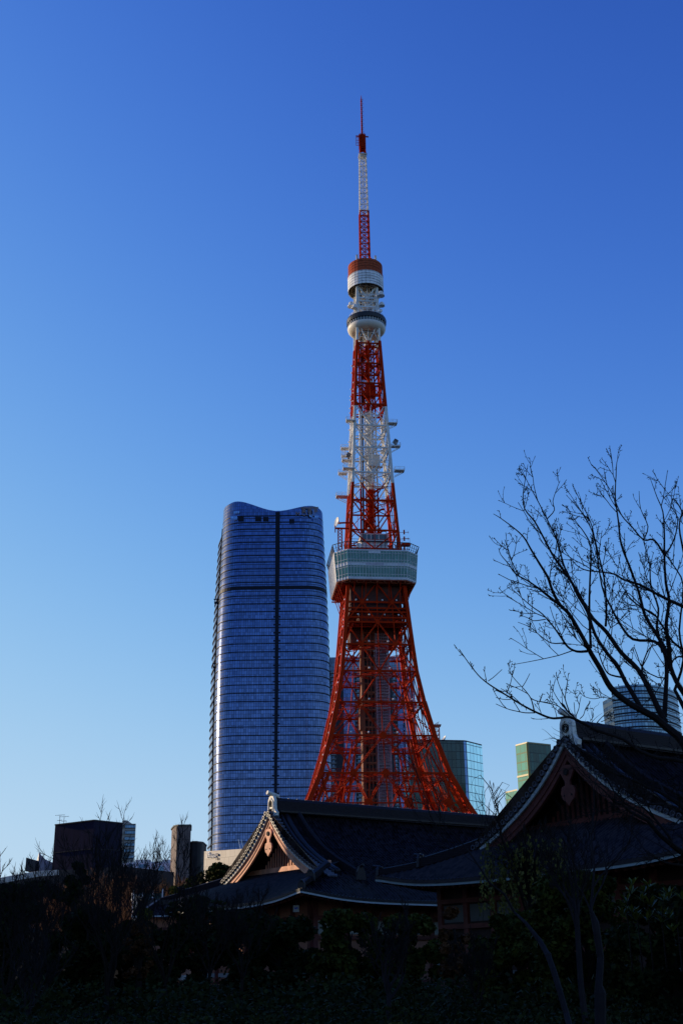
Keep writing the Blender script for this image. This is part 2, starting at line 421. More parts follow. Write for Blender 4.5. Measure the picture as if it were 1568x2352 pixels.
# main deck: octagon, tapering downwards
def octo(h, c, z):
    return [L(x, y, z) for x, y in ((-h+c, -h), (h-c, -h), (h, -h+c), (h, h-c), (h-c, h), (-h+c, h), (-h, h-c), (-h, -h+c))]
ZD0, ZD1 = 114.0, 124.6
HT, CT, HB, CB = 14.75, 4.2, 13.9, 3.7
M_DECKW = simple('white_deck_panel', (0.66, 0.68, 0.72), .4, .12, .4)
M_DECKG = facade('deck_glazing', (0.05, 0.13, 0.15), (0.6, 0.62, 0.66), 1.2, 3.2, .1, .1, metal=.35, rough=.08, jitter=.25, tilt=.01)
top = octo(HT, CT, ZD1); bot = octo(HB, CB, ZD0)
mb = MB(); mb.add(top+bot, [tuple(range(8)), tuple(range(15, 7, -1))]+[(i, 8+i, 8+(i+1) % 8, (i+1) % 8) for i in range(8)])
deck = mb.build('main_deck', M_DECKW, tower)
# glazing rows & mullions per side
def side_pt(i, s, t, out=0.0):
    a = lerp(bot[i], bot[(i+1) % 8], s); b = lerp(top[i], top[(i+1) % 8], s)
    e = (top[(i+1) % 8]-top[i]).normalized(); n = Vector((e.y, -e.x, 0))
    return lerp(a, b, t)+n*out
M_TEAL = simple('teal_window_glass', (0.035, 0.13, 0.135), .12, .25, .5, spec=.5, metal=.25)
M_MUL = simple('white_mullion', (0.62, 0.63, 0.66), .4, .08, .5)
M_PANE2 = simple('pale_mauve_panel', (0.42, 0.40, 0.47), .4, .1, .5)
for i in range(8):
    n = 20 if i % 2 == 0 else 4
    gm_, mm = MB(), MB()
    rows = ((.10, .17), (.18, .355), (.375, .43), (.60, .67), (.68, .86), (.875, .94)) if i != 6 else ()
    rows = ((.085, .165), (.185, .395), (.415, .455), (.575, .65), (.67, .87), (.885, .955)) if i != 6 else ()
    for r0, r1 in rows:
        if r0 > .5 and r0 < .6 and gm_.v: gm_.build('window_band', M_TEAL, deck); gm_ = MB()
        for k in range(n):
            s0 = (k+.08)/n; s1 = (k+.92)/n
            if i == 0 and 7 <= k <= 10 and r0 > .88: continue
            o = side_pt(i, s0, r0, .03)
            gm_.add([o, side_pt(i, s1, r0, .03), side_pt(i, s1, r1, .03), side_pt(i, s0, r1, .03)], [(0, 1, 2, 3)])
    if rows: gm_.build('window_band', M_TEAL, deck)
    for k in range(n+1):
        s = k/n; mm.bar(side_pt(i, s, .0, .09), side_pt(i, s, .995, .09), .1, .16 if i == 7 else .12)
    for r in (.03, .175, .405, .47, .56, .66, .878, .97): mm.bar(side_pt(i, 0, r, .05), side_pt(i, 1, r, .05), .09)
    mm.build('mullion', M_MUL, deck)
mb = MB()
for k in range(6, 12):
    mb.add([side_pt(0, (k+.06)/20, .475, .035), side_pt(0, (k+.94)/20, .475, .035), side_pt(0, (k+.94)/20, .565, .035), side_pt(0, (k+.06)/20, .565, .035)], [(0, 1, 2, 3)])
mb.build('panel', M_PANE2, deck)
M_UNDER = simple('rust_red_soffit', (0.30, 0.07, 0.03), .6, .3, .4)
mb = MB(); ub = octo(HB-.15, CB, ZD0-.35); ut = octo(HB-.15, CB, ZD0-.02)
mb.add(ut+ub, [tuple(range(15, 7, -1))]+[(i, 8+i, 8+(i+1) % 8, (i+1) % 8) for i in range(8)])
for k in range(-5, 6):
    mb.bar(L(k*2.4, -13.5, ZD0-.6), L(k*2.4, 13.5, ZD0-.6), .3, .5); mb.bar(L(-13.5, k*2.4, ZD0-.6), L(13.5, k*2.4, ZD0-.6), .3, .5)
mb.build('soffit', M_UNDER, tower)
mb = MB()
for sx in (-1, 1):
    for k in range(5):
        y = -8+4*k; mb.bar(L(sx*13, y, ZD0-.4), L(sx*9.9, y, 104), .22)
        mb.bar(L(y, sx*13, ZD0-.4), L(y, sx*9.9, 104), .22)
mb.build('knee_brace', MT, tower)
# safety fence round the deck roof
M_RAIL = simple('dark_rail_steel', (0.035, 0.03, 0.035), .5, .2, 2)
mb = MB(); o1 = octo(HT-.2, CT, ZD1); o2 = octo(HT+.55, CT, ZD1+2.6)
for i in range(8):
    n = 16 if i % 2 == 0 else 5
    a0, a1, b0, b1 = o1[i], o1[(i+1) % 8], o2[i], o2[(i+1) % 8]
    for k in range(n): mb.bar(lerp(a0, a1, k/n), lerp(b0, b1, k/n), .16, .16)
    mb.bar(b0, b1, .2); mb.bar(lerp(a0, b0, .55), lerp(a1, b1, .55), .07); mb.bar(lerp(a0, b0, .25), lerp(a1, b1, .25), .07)
mb.build('roof_fence', M_RAIL, tower)
# penthouse
mb = MB(); ex = L(1, 0, 0)-L(0, 0, 0); ey = L(0, 1, 0)-L(0, 0, 0)
mb.obox(L(-7.6, -6.2, ZD1), ex*15.2, ey*12, (0, 0, 2.2)); mb.obox(L(-4.4, -6.0, ZD1+2.2), ex*9.4, ey*11, (0, 0, 3.9))
mb.obox(L(-4.8, -6.6, ZD1+6.1), ex*10.2, ey*12, (0, 0, 2.9))
ph = mb.build('penthouse', simple('white_painted_steel', (0.62, 0.6, 0.6), .5, .15, .6, stretch=(1, 1, .2)), tower)
mb = MB(); 
for a, b in ((-4.2, -2.7), (-2.4, -1.2), (-.9, 1.6), (1.9, 4.6)): mb.obox(L(a, -6.68, ZD1+6.6), ex*(b-a), ey*.1, (0, 0, 2.0))
mb.build('window', simple('dark_cab_glass', (0.02, 0.03, 0.05), .08, .2, 1, spec=.8), ph)
mb = MB(); mb.obox(L(-4.9, -6.75, ZD1+5.95), ex*10.4, ey*.4, (0, 0, .25)); mb.obox(L(2.2, -6.3, ZD1+2.9), ex*1.6, ey*.4, (0, 0, .6)); mb.obox(L(-7.5, -6.4, ZD1+2.2), ex*15, ey*.3, (0, 0, .15))
mb.build('ledge', M_RAIL, ph)
M_WHITE = simple('white_radome', (0.72, 0.71, 0.69), .45, .08, .5)
mb = MB(); mb.sphere(L(-5.6, -8.4, ZD1+3.4), 1.15, 16); mb.build('radome', M_WHITE, tower, smooth=True)
def dish(c, d, r, mat, name='dish_antenna'):
    mb = MB(); c = Vector(c); d = Vector(d).normalized(); a = d.orthogonal().normalized(); b = d.cross(a)
    rows = []
    for i in range(6):
        q = i/5; rr = max(r*q, .01); rows.append([c+d*(q*q*r*.35)+(a*cos(2*pi*k/20)+b*sin(2*pi*k/20))*rr for k in range(21)])
    mb.grid(rows); rows2 = [[p-d*.1 for p in rw] for rw in rows]; mb.grid([list(reversed(rw)) for rw in rows2])
    mb.tube([c-d*.1, c-d*1.0], [r*.3, r*.22], 8); return mb.build(name, mat, tower, smooth=True)
dish(L(-12.6, -4.5, 138.2), (-.8, -.35, .15), 1.9, M_WHITE)
mb = MB()
for x in (-12.6, -11.2): mb.bar(L(x, -4.5, 124.6), L(x, -4.5, 136), .35)
for k in range(9): mb.bar(L(-12.6, -4.5, 125+k*1.2), L(-11.2, -4.5, 126.2+k*1.2), .18); mb.bar(L(-11.2, -4.5, 125+k*1.2), L(-12.6, -4.5, 126.2+k*1.2), .18)
mb.bar(L(-13.5, -4.5, 136), L(-8, -4.5, 136), .6, .5); mb.bar(L(-13.6, -4.5, 134.4), L(-13.6, -4.5, 137), .35); mb.bar(L(-12.6, -4.5, 138), L(-8.5, -4.5, 138.3), .5)
mb.build('side_mast', MT, tower); mb = MB()
for z in (127, 133.5, 131): mb.bar(L(9, -8.5, z), L(12.3, -8.9, z), .12); mb.bar(L(10.6, -8.7, z-.7), L(10.6, -8.7, z+.9), .5, .5); mb.bar(L(12, -8.9, z-.5), L(12, -8.9, z+.5), .1)
mb.obox(L(9.6, -9.4, 128.6), ex*3.0, ey*2.4, (0, 0, .8))
for x in (9.8, 12.4): mb.bar(L(x, -9.4, 129.4), L(x, -9.4, 131), .08)
mb.bar(L(9.8, -9.4, 131), L(12.4, -9.4, 131), .1)
mb.build('aerial_bracket', MT, tower)

# inner core of the upper shaft: lift lattice, pipes, stairs
mb = MB()
for x in (-1.5, 1.5):
    for y in (-1.5, 1.5): mb.bar(L(x, y, 126), L(x, y, 248), .3)
for z in np.arange(126, 247, 2.0):
    for y in (-1.5, 1.5):
        mb.bar(L(-1.5, y, z), L(1.5, y, z+2), .14); mb.bar(L(1.5, y, z), L(-1.5, y, z+2), .14); mb.bar(L(-1.5, y, z), L(1.5, y, z), .22)
    mb.bar(L(-1.5, -1.5, z), L(-1.5, 1.5, z+2), .14); mb.bar(L(1.5, -1.5, z), L(1.5, 1.5, z+2), .14)
mb.obox(L(-.9, -.7, 126), ex*1.8, ey*1.4, (0, 0, 120))
mb.build('lift_lattice', MT, tower)
mb = MB()
for x, r in ((-4.05, .36), (-3.2, .25), (2.9, .3)): mb.tube([L(x*.93, -.8, 126), L(x*.80, -.8, 214)], r, 8)
mb.build('riser_pipe', MT, tower, smooth=True)
mb = MB(); mb.tube([L(-3.1, -1.4, 126), L(-2.3, -1.4, 236)], .17, 6); mb.tube([L(-2.75, -1.4, 126), L(-2.0, -1.4, 236)], .12, 6); mb.build('cable', M_RAIL, tower)
mb = MB()
z = 128; k = 0
while z < 212:
    w = HW(z)*.55; s = 1 if k % 2 else -1
    a = L(-s*w*.5+.3, -2.3, z); b = L(s*w*.75+.3, -2.3, z+4.2)
    for dy in (0, 1.1): mb.bar(a+ey*dy, b+ey*dy, .1, .5)
    for i in range(10): mb.bar(lerp(a, b, i/10), lerp(a, b, i/10)+ey*1.1, .3, .06)
    mb.bar(a+Vector((0, 0, 1)), b+Vector((0, 0, 1)), .1)
    mb.obox(b-ex*.9*(1 if s < 0 else 0), ex*1.4, ey*1.4, (0, 0, .2))
    z += 4.2; k += 1
for z, hh in ((188, 5), (199, 4), (206, 3), (132, 4), (138, 3)): mb.obox(L(-2.4, -.8, z), ex*1.0, ey*1.6, (0, 0, hh))
for z in (191, ): mb.obox(L(-1.2, -2.0, z), ex*4.0, ey*2, (0, 0, 4.5))
mb.obox(L(-.9, -3.2, 161.5), ex*4.3, ey*2.4, (0, 0, 4.6))
for i in range(10): mb.bar(L(-1.0, -3.25, 161.6+i*.46), L(3.5, -3.25, 161.6+i*.46), .08)
mb.build('stair_flight', MT, tower)
# platforms on the white section
def platform(x, y, z, lx, ly):
    mb = MB(); mb.obox(L(x-lx/2, y-ly/2, z), ex*lx, ey*ly, (0, 0, .35))
    for (px, py) in ((-1, -1), (1, -1), (1, 1), (-1, 1), (0, -1), (0, 1)):
        mb.bar(L(x+px*lx/2, y+py*ly/2, z+.3), L(x+px*lx/2, y+py*ly/2, z+1.5), .09)
    for h in (.8, 1.45):
        mb.bar(L(x-lx/2, y-ly/2, z+h), L(x+lx/2, y-ly/2, z+h), .08); mb.bar(L(x-lx/2, y+ly/2, z+h), L(x+lx/2, y+ly/2, z+h), .08)
        mb.bar(L(x-lx/2, y-ly/2, z+h), L(x-lx/2, y+ly/2, z+h), .08); mb.bar(L(x+lx/2, y-ly/2, z+h), L(x+lx/2, y+ly/2, z+h), .08)
    s = -1 if x > 0 else 1
    mb.bar(L(x-s*lx*.4, y, z), L(x+s*lx*.5, y, z-1.8), .16); mb.bar(L(x-s*lx*.4, y+ly/2, z), L(x+s*lx*.5, y+ly/2, z-1.8), .16)
    mb.build('platform', M_WHITE, tower)
for x, y, z, lx, ly in ((7.9, -6.3, 177.2, 3.6, 2.6), (8.9, -7, 167.6, 3.2, 2.2), (9.8, -7.6, 157.6, 3.6, 2.6),
                        (-7.6, -6.2, 177.8, 3.4, 2.4), (-8.6, 5.2, 171.6, 3.0, 2.4), (-8.8, 4.5, 168.2, 2.4, 2), (-8.8, -3.2, 163, 3.8, 2.6), (-9.6, 4.5, 161, 3.2, 2.4), (-8.8, -7.2, 158, 4, 2.6), (-10.2, 3.5, 151.3, 4.2, 3),
                        (6.4, 6.2, 171, 2.6, 2.2), (7.4, 6.6, 161.3, 3, 2.2), (7.6, 7, 151.5, 5, 2.6)):
    platform(x, y, z, lx, ly)
M_GREYR = simple('grey_radar', (0.11, 0.11, 0.125), .4, .2, 1)
for x, y, z in ((8.9, -7.2, 168), (-8.3, -4.2, 163.3)):
    mb = MB(); mb.tube([L(x, y, z), L(x, y, z+1.1)], .4, 8); mb.sphere(L(x-.2, y, z+1.5), .95, 14, .9); mb.tube([L(x-.2, y, z+1.5), L(x+.3, y-.2, z+2.4)], [.85, .85], 12)
    mb.build('camera_turret', M_GREYR, tower, smooth=True)
# floodlights
fl0 = MB(); fl0.sphere(L(0, 0, 0), .34, 8); fl0 = fl0.build('floodlight', M_WHITE, tower, smooth=True)
fpos = []
for z in (91.5, 82, 71, 59.5): fpos += [(-.62*HW(z)*1.0, -HW(z)-.3, z+1.0), (-.28*HW(z), -HW(z)-.3, z+1.0), (.28*HW(z), -HW(z)-.3, z+1.0), (.72*HW(z), -HW(z)-.3, z+1.0)]
for x in (-7.3, -3.4, 1.9, 6.8): fpos.append((x, -10.5, 107.6)); fpos.append((x+.6, -10.6, 102.3))
for z in (98, 94, 88, 84, 78, 74.5, 71.3, 67.5, 63.5, 60.5, 56, 53, 50.3, 100.5, 104.5, 108): fpos.append((-HW(z)-.7, -HW(z)+1.2, z))
for z in zs_up[1:9]: fpos += [(-.25*HW(z), -HW(z)-.2, z+.5), (.1*HW(z), -HW(z)-.2, z+.5)]
for z in (206, 203, 196, 193, 191.5, 188, 186, 179, 174): fpos.append((-HW(z)-.9, HW(z)*.6, z)); fpos.append((-HW(z)-.8, -HW(z)+.8, z-1))
fl0.location = L(*fpos[0])-L(0, 0, 0)
for p in fpos[1:90]:
    c = fl0.copy(); COL.objects.link(c); c.parent = tower; c.location = L(*p)-L(0, 0, 0)
# --- top deck
ZC = zt(744.6) ; RC = 7.65
M_BOWL = simple('white_bowl', (0.70, 0.66, 0.60), .45, .1, .3)
mb = MB(); mb.lathe((TX, TY, TZ+ZC), [(4.6, 1.5), (RC, 1.45), (RC+.15, .9), (RC, -.5), (RC-.2, -.6)], 40); tk = mb.build('top_deck', simple('charcoal_rim', (0.03, 0.03, 0.04), .35, .2, 1), tower)
mb = MB(); mb.lathe((TX, TY, TZ+ZC), [(RC-.35, .6), (RC-.75, -2.0)], 40); mb.build('window_band', simple('dark_blue_glass', (0.02, 0.03, 0.07), .1, .3, 1, spec=.8), tk)
mb = MB()
for k in range(40):
    t = 2*pi*k/40; mb.bar(Vector((TX+(RC-.2)*cos(t), TY+(RC-.2)*sin(t), TZ+ZC-.3)), Vector((TX+(RC-.6)*cos(t), TY+(RC-.6)*sin(t), TZ+ZC-1.95)), .16)
mb.build('mullion', M_MUL, tk)
mb = MB(); mb.lathe((TX, TY, TZ+ZC), [(RC-.3, -1.9), (RC-.2, -2.3), (RC-.45, -3.2), (RC-1.2, -4.1), (RC-2.4, -4.55), (3.4, -4.5), (2.7, -3.6), (2.7, -2)], 48); mb.build('bowl', M_BOWL, tk, smooth=True)
mb = MB(); mb.lathe((TX, TY, TZ+ZC), [(3.0, 1.5), (RC-.2, 1.5)], 40)
for k in range(28):
    t = 2*pi*k/28; a = Vector((TX+(RC-.9)*cos(t), TY+(RC-.9)*sin(t), TZ+ZC+1.5)); b = a+Vector((0, 0, 1.5)); mb.bar(a, b, .08)
    t2 = 2*pi*(k+1)/28; c = Vector((TX+(RC-.9)*cos(t2), TY+(RC-.9)*sin(t2), TZ+ZC+3.0)); mb.bar(b, c, .1); mb.bar(b-Vector((0, 0, .7)), c-Vector((0, 0, .7)), .07)
mb.build('roof_rail', M_WHITE, tk)
# equipment between top deck and drum
ZB0, ZB1 = zt(671.5), zt(613.7); RB = 7.05
ZRW = ZB0+(ZB1-ZB0)*.52
mb = MB()
for a in (0, 1, 2, 3):
    sx, sy = ((-1, -1), (1, -1), (1, 1), (-1, 1))[a]
    mb.bar(L(sx*4.0, sy*4.0, ZC-6), L(sx*3.7, sy*3.7, ZB1), .9, .9)
zz = [ZC+1.5, ZC+5.6, ZC+9.5, ZB0+1, ZB1]
for fi in range(4):
    def fp(s, z): return [L(s*3.8, -3.8, z), L(3.8, s*3.8, z), L(-s*3.8, 3.8, z), L(-3.8, -s*3.8, z)][fi]
    for z in zz: mb.bar(fp(-1, z), fp(1, z), .5, .6)
    for z0, z1 in zip(zz, zz[1:]):
        mb.bar(fp(-1, z1), fp(0, z0), .36); mb.bar(fp(1, z1), fp(0, z0), .36)
    mb.bar(fp(-1, zz[2]+1.6), fp(1, zz[2]+1.6), .3)
    for s in (-.5, 0, .5): mb.bar(fp(s, zz[2]), fp(s, zz[2]+1.6), .25)
mb.obox(L(-1, -3.0, ZC+6), ex*3.2, ey*3, (0, 0, 3.6)); mb.obox(L(-2.6, -3.6, ZC+1.5), ex*5.2, ey*5, (0, 0, 1.6)); mb.obox(L(-3, -1, ZC+4), ex*5, ey*4, (0, 0, 6))
for k in range(24):
    z = ZC+2+rnd.random()*(ZB0-ZC-2); x = rnd.uniform(-3.5, 3.5); y = rnd.uniform(-3.6, 3); mb.bar(L(x, y, z), L(x+rnd.uniform(-2, 2), y+rnd.uniform(-2, 2), z+rnd.uniform(-.5, 2)), .14)
    mb.obox(L(x, y, z), ex*rnd.uniform(.3, .9), ey*.7, (0, 0, rnd.uniform(.4, 1.2)))
mb.build('neck_frame', M_WHITE, tower)
for x, y, z, r, h in ((5.2, -5.2, ZC+10.2, 1.0, 1.7), (5.6, -3.8, ZC+6.6, .8, 1.3), (-6.2, -3.2, ZC+6.0, 1.05, 1.7), (-5.2, -5.4, ZC+4.0, .75, 1.5)):
    mb = MB(); mb.lathe(L(x, y, z), [(r+.45, -.45), (r+.45, -.05), (r, 0), (r, h*.6), (r*.85, h*.85), (r*.5, h*1.05), (.01, h*1.12)], 20)
    mb.lathe(L(x, y, z), [(.01, -.45), (r+.45, -.45)], 8); mb.bar(L(x, y, z-.4), L(x*.72, y*.72, z-1.6), .3)
    for k in range(8):
        t = 2*pi*k/8; p = L(x, y, z)+Vector(((r+.4)*cos(t), (r+.4)*sin(t), 0)); mb.bar(p, p+Vector((0, 0, .8)), .07)
    mb.build('radome', M_WHITE, tower)
for x, y, z, r in ((4.6, -5.2, ZC+2.9, .75), (5.3, -3, ZC+4.6, .7), (-5.4, -3, ZC+2.4, .6)):
    mb = MB(); mb.sphere(L(x, y, z), r, 12); mb.build('radome', M_WHITE, tower, smooth=True)
# drum
M_DRUM = banded('drum_panel', [(0, ZRW)], red=(0.40, 0.085, 0.04), wht=(0.82, 0.83, 0.84))
mb = MB(); n = 28
rows_z = np.linspace(ZB0, ZB1, 11)
for i in range(10):
    z0, z1 = rows_z[i]+.10, rows_z[i+1]-.10
    rr = RB-(0.22 if i > 5 else 0)
    for k in range(n):
        t0, t1 = 2*pi*(k+.035)/n, 2*pi*(k+.965)/n
        vs = [Vector((TX+r*cos(t), TY+r*sin(t), TZ+z)) for z in (z0, z1) for r, t in ((rr, t0), (rr, t1), (rr-.25, t1), (rr-.25, t0))]
        vs[0].z += 0; mb.add(vs, [(3, 2, 1, 0), (4, 5, 6, 7), (0, 1, 5, 4), (1, 2, 6, 5), (2, 3, 7, 6), (3, 0, 4, 7)])
drum = mb.build('antenna_drum', M_DRUM, tower)
mb = MB(); mb.lathe((TX, TY, TZ), [(RB-.35, ZB0+.2), (RB-.45, ZB1-.2), (.3, ZB1-.1)], 28)
mb.lathe((TX, TY, TZ), [(RB-.9, ZB0+.2), (RB-.95, ZB1-.4)], 28)
for r in (5.9, 4.3): mb.lathe((TX, TY, TZ), [(r, ZB0+.6), (r-.3, ZB0+.6), (r-.3, ZB0+.9), (r, ZB0+.9), (r, ZB0+.6)], 28)
for k in range(28):
    t = 2*pi*k/28; a = Vector((TX+3.9*cos(t), TY+3.9*sin(t), TZ+ZB0+.8)); b = Vector((TX+6.4*cos(t+.1), TY+6.4*sin(t+.1), TZ+ZB0+.8)); mb.bar(a, b, .14)
    mb.bar(a, Vector((b.x, b.y, b.z+2.5)), .1); mb.bar(Vector((b.x, b.y, b.z)), Vector((TX+4*cos(t+.25), TY+4*sin(t+.25), b.z+3)), .1)
mb.build('drum_frame', simple('ochre_frame', (0.20, 0.16, 0.11), .6, .3, .5), tower)
# --- antenna mast
zA = [ZB1, zt(488), zt(357), zt(309.7), zt(223.5)]
M_ANT = banded('antenna_paint', [(zA[1], zA[2])])
def mast(z0, z1, w0, w1, t, step, name):
    mb = MB()
    P = lambda sx, sy, z: L(sx*lerp(w0, w1, (z-z0)/(z1-z0)), sy*lerp(w0, w1, (z-z0)/(z1-z0)), z)
    cs = ((-1, -1), (1, -1), (1, 1), (-1, 1))
    for c in cs: mb.bar(P(*c, z0), P(*c, z1), t, t)
    z = z0
    while z < z1-.1:
        zb = min(z+step, z1)
        for i in range(4):
            a, b = cs[i], cs[(i+1) % 4]
            mb.bar(P(*a, z), P(*b, z), t*.6); mb.bar(P(*a, z), P(*b, zb), t*.5); mb.bar(P(*b, z), P(*a, zb), t*.5)
        z = zb
    mb.bar(L(0, -.3, z0), L(0, -.3, z1), .3); mb.bar(L(-.5, .3, z0), L(-.5, .3, z1), .16); mb.bar(L(.5, .3, z0), L(.5, .3, z1), .16)
    for k in range(int((z1-z0)/1.6)): mb.bar(P(-1, -1, z0+k*1.6), P(-1, -1, z0+k*1.6)+ex*(-.45), .16)
    return mb.build(name, M_ANT, tower)
mast(zA[0]-.5, zA[1], 1.85, 1.72, .34, 2.6, 'mast_base')
mast(zA[1], zA[2], 1.62, 1.3, .26, 2.7, 'mast_middle')
mb = MB()
for k in range(16):
    t = 2*pi*k/16+.2; r = 1.35; a = Vector((TX+r*cos(t), TY+r*sin(t), TZ+zA[2]+3.4)); b = a+Vector((0, 0, zA[3]-zA[2]-3.4)); mb.bar(a, b, .28)
n = int((zA[3]-zA[2])/.95)
for k in range(n):
    z = TZ+zA[2]+k*.95; mb.lathe((TX, TY, z), [(1.0, 0), (1.42, 0), (1.42, .2), (1.0, .2)], 12)
mb.lathe((TX, TY, TZ), [(1.15, zA[2]+3), (1.15, zA[3]-.3), (.1, zA[3]-.2)], 12)
for c in ((-1, -1), (1, -1), (1, 1), (-1, 1)): mb.bar(L(c[0]*1.35, c[1]*1.35, zA[2]-1), L(c[0]*.9, c[1]*.9, zA[2]+4), .3)
mb.obox(L(-1.7, -1.7, zA[2]-.3), ex*3.4, ey*3.4, (0, 0, .35))
mb.build('panel_antenna', M_ANT, tower)
mb = MB()
for sx in (-1, 1):
    for z0, z1 in ((zA[2]+5, zA[2]+9), (zA[2]+10, zA[3]-1)):
        if sx > 0 and z0 < zA[2]+6: continue
        mb.bar(L(sx*2.6, 0, z0), L(sx*2.6, 0, z1), .16); mb.bar(L(sx*1.9, 0, z0), L(sx*1.9, 0, z1), .12)
        for k in range(4): z = lerp(z0, z1, k/3); mb.bar(L(sx*1.2, 0, z), L(sx*2.6, 0, z), .13)
mb.build('side_dipole', M_ANT, tower)
mb = MB(); mb.tube([L(0, 0, zA[3]-1), L(0, 0, zA[4]-1.5), L(0, 0, zA[4]+1.2)], [.34, .30, .05], 8)
for k in range(int((zA[4]-zA[3])/2.1)):
    z = zA[3]+.6+k*2.1; mb.tube([L(0, 0, z), L(0, 0, z+.25)], .42, 8); mb.bar(L(0, 0, z+1), L(.8, 0, z+1.1), .07); mb.bar(L(.8, 0, z+.4), L(.8, 0, z+1.7), .06)
    mb.bar(L(0, 0, z+1), L(-.55, 0, z+1), .06)
mb.build('antenna_pole', M_ANT, tower)
mb = MB()
for sx in (-1, 1):
    mb.bar(L(sx*1.8, -2, ZB1+3.6), L(sx*3.2, -4.2, ZB1), .16); mb.bar(L(sx*3.3, -4.3, ZB1), L(sx*3.3, -4.3, ZB1+1.1), .3); mb.bar(L(sx*2.9, -4.3, ZB1), L(sx*4.0, -4.3, ZB1+.3), .2)
mb.build('mast_stay', M_ANT, tower)

UPZ = Vector((0, 0, 1))
# ================================================================ TALL BUILDINGS
def skin(path, z0, z1, closed=True, ztop=None, nz=1, u0=0.0):
    """vertical wall along a plan path (list of 2-vectors); path may be a function of z. returns MB, uvs"""
    mb = MB(); uvs = []
    zsl = np.linspace(z0, z1, nz+1)
    P = path if callable(path) else (lambda z: path)
    p0 = P(z0); n = len(p0)+(1 if closed else 0)
    us = [u0]
    for i in range(1, n): us.append(us[-1]+(Vector(p0[i % len(p0)])-Vector(p0[i-1])).length)
    for z in zsl:
        p = P(z)
        for i in range(n):
            q = p[i % len(p)]; zz = z
            if ztop and z == zsl[-1]: zz = ztop(us[i])
            mb.v.append((q[0], q[1], zz)); uvs.append((us[i], zz))
    for k in range(nz):
        for i in range(n-1): mb.f.append((k*n+i, k*n+i+1, (k+1)*n+i+1, (k+1)*n+i))
    return mb, uvs, us
def ring(mb, path, z, h, out, inn=-.3, closed=True, sl=None):
    n = len(path); c = Vector((sum(p[0] for p in path)/n, sum(p[1] for p in path)/n))
    m_ = n if closed else n-1; o = []; i_ = []
    for k in range(n):
        a = Vector(path[(k-1) % n] if closed or k > 0 else path[k]); b = Vector(path[(k+1) % n] if closed or k < n-1 else path[k])
        t = (b-a).normalized(); nrm = Vector((t.y, -t.x)); p = Vector(path[k]); o.append(p+nrm*out); i_.append(p+nrm*inn)
    for k in range(m_):
        if sl and not sl(k): continue
        k2 = (k+1) % n
        vs = [(q.x, q.y, zz) for zz in (z, z+h) for q in (o[k], o[k2], i_[k2], i_[k])]
        mb.add(vs, [(3, 2, 1, 0), (4, 5, 6, 7), (0, 1, 5, 4)])
def rounded(x0, x1, y0, y1, r, n=8, rz=0, c=None):        # counter-clockwise seen from above, starting front-left
    rs = r if hasattr(r, '__len__') else (r,)*4
    pts = []
    for (cx, cy, a0, rr) in ((x0+rs[0], y0+rs[0], pi, rs[0]), (x1-rs[1], y0+rs[1], 1.5*pi, rs[1]), (x1-rs[2], y1-rs[2], 0, rs[2]), (x0+rs[3], y1-rs[3], .5*pi, rs[3])):
        for k in range(n+1): t = a0+pi/2*k/n; pts.append((cx+rr*cos(t), cy+rr*sin(t)))
    if rz:
        c = c or ((x0+x1)/2, (y0+y1)/2)
        pts = [(c[0]+(x-c[0])*cos(rz)-(y-c[1])*sin(rz), c[1]+(x-c[0])*sin(rz)+(y-c[1])*cos(rz)) for x, y in pts]
    return pts
# --- blue glass skyscraper with a swept top
BY = 850.0
def bx(px, py): return at(px, py, BY)
MRZ = radians(1.5)
xl_t, xr_t = bx(521, 1200).x, bx(741, 1200).x; xl_b, xr_b = bx(500, 1900).x, bx(759, 1800).x
zt0, zb0 = bx(636, 1200).z, 20.0; zl = bx(500, 1900).z
cxm = bx(636, 1560).x
def fillet(corners, n=8):          # corners: (x, y, r) anticlockwise from the front left
    out = []; m_ = len(corners)
    for i in range(m_):
        p = Vector(corners[i][:2]); a = Vector(corners[i-1][:2]); b = Vector(corners[(i+1) % m_][:2]); r = corners[i][2]
        u = (a-p).normalized(); v = (b-p).normalized(); p0 = p+u*r; p1 = p+v*r
        for k in range(n+1): t = k/n; q = p0*(1-t)**2+p*2*t*(1-t)+p1*t*t; out.append((q.x, q.y))
    return out
def xat(px0, py0, px1, py1, Y, z):
    a, b = at(px0, py0, Y), at(px1, py1, Y); return lerp(a.x, b.x, (z-a.z)/(b.z-a.z))
def mcorn(z):
    bul = 2.0*sin(pi*min(max((z-zl)/(zt0-zl), 0), 1))
    fl = xat(495, 1900, 519, 1200, BY-6, z)-bul; fr = xat(760, 1800, 742, 1200, BY-6, z)+bul; rl = xat(476.5, 1950, 503, 1230, BY+40, z)-bul
    return fl, fr, rl
def mpath(z, rr=13, frontonly=False):
    fl, fr, rl = mcorn(z); sx = lerp(fl, rl, .40); sy = BY-6+46*.40
    return fillet([(fl, BY-6, 15), (fr, BY-6, 19), (fr-2, BY+58, 10), (sx+3, BY+58, 4), (sx, sy, .3)], 9)
def wpath(z):
    fl, fr, rl = mcorn(z); sx = lerp(fl, rl, .43); sy = BY-6+46*.43
    return fillet([(sx, sy, .3), (cxm, sy+3, .3), (cxm, BY+70, 4), (rl+2, BY+60, 5), (rl, BY+40, 5)], 6)
skys = thing('glass_skyscraper', (cxm, BY+25, 0), 'blue glass skyscraper with rounded corners and a dipped top, left of the orange lattice tower', 'skyscraper')
M_BLUE = facade('blue_curtain_wall', (0.084, 0.130, 0.295), (0.010, 0.018, 0.045), 1.75, 2.65, .24, .2, metal=.95, rough=.14, jitter=.26, tilt=.015)
hump_l, hump_r, dip = bx(545, 1157).z, bx(712, 1166).z, bx(636, 1180).z
zc_l, zc_r = bx(521, 1168).z, bx(740, 1178).z
pts0 = mpath(zl)
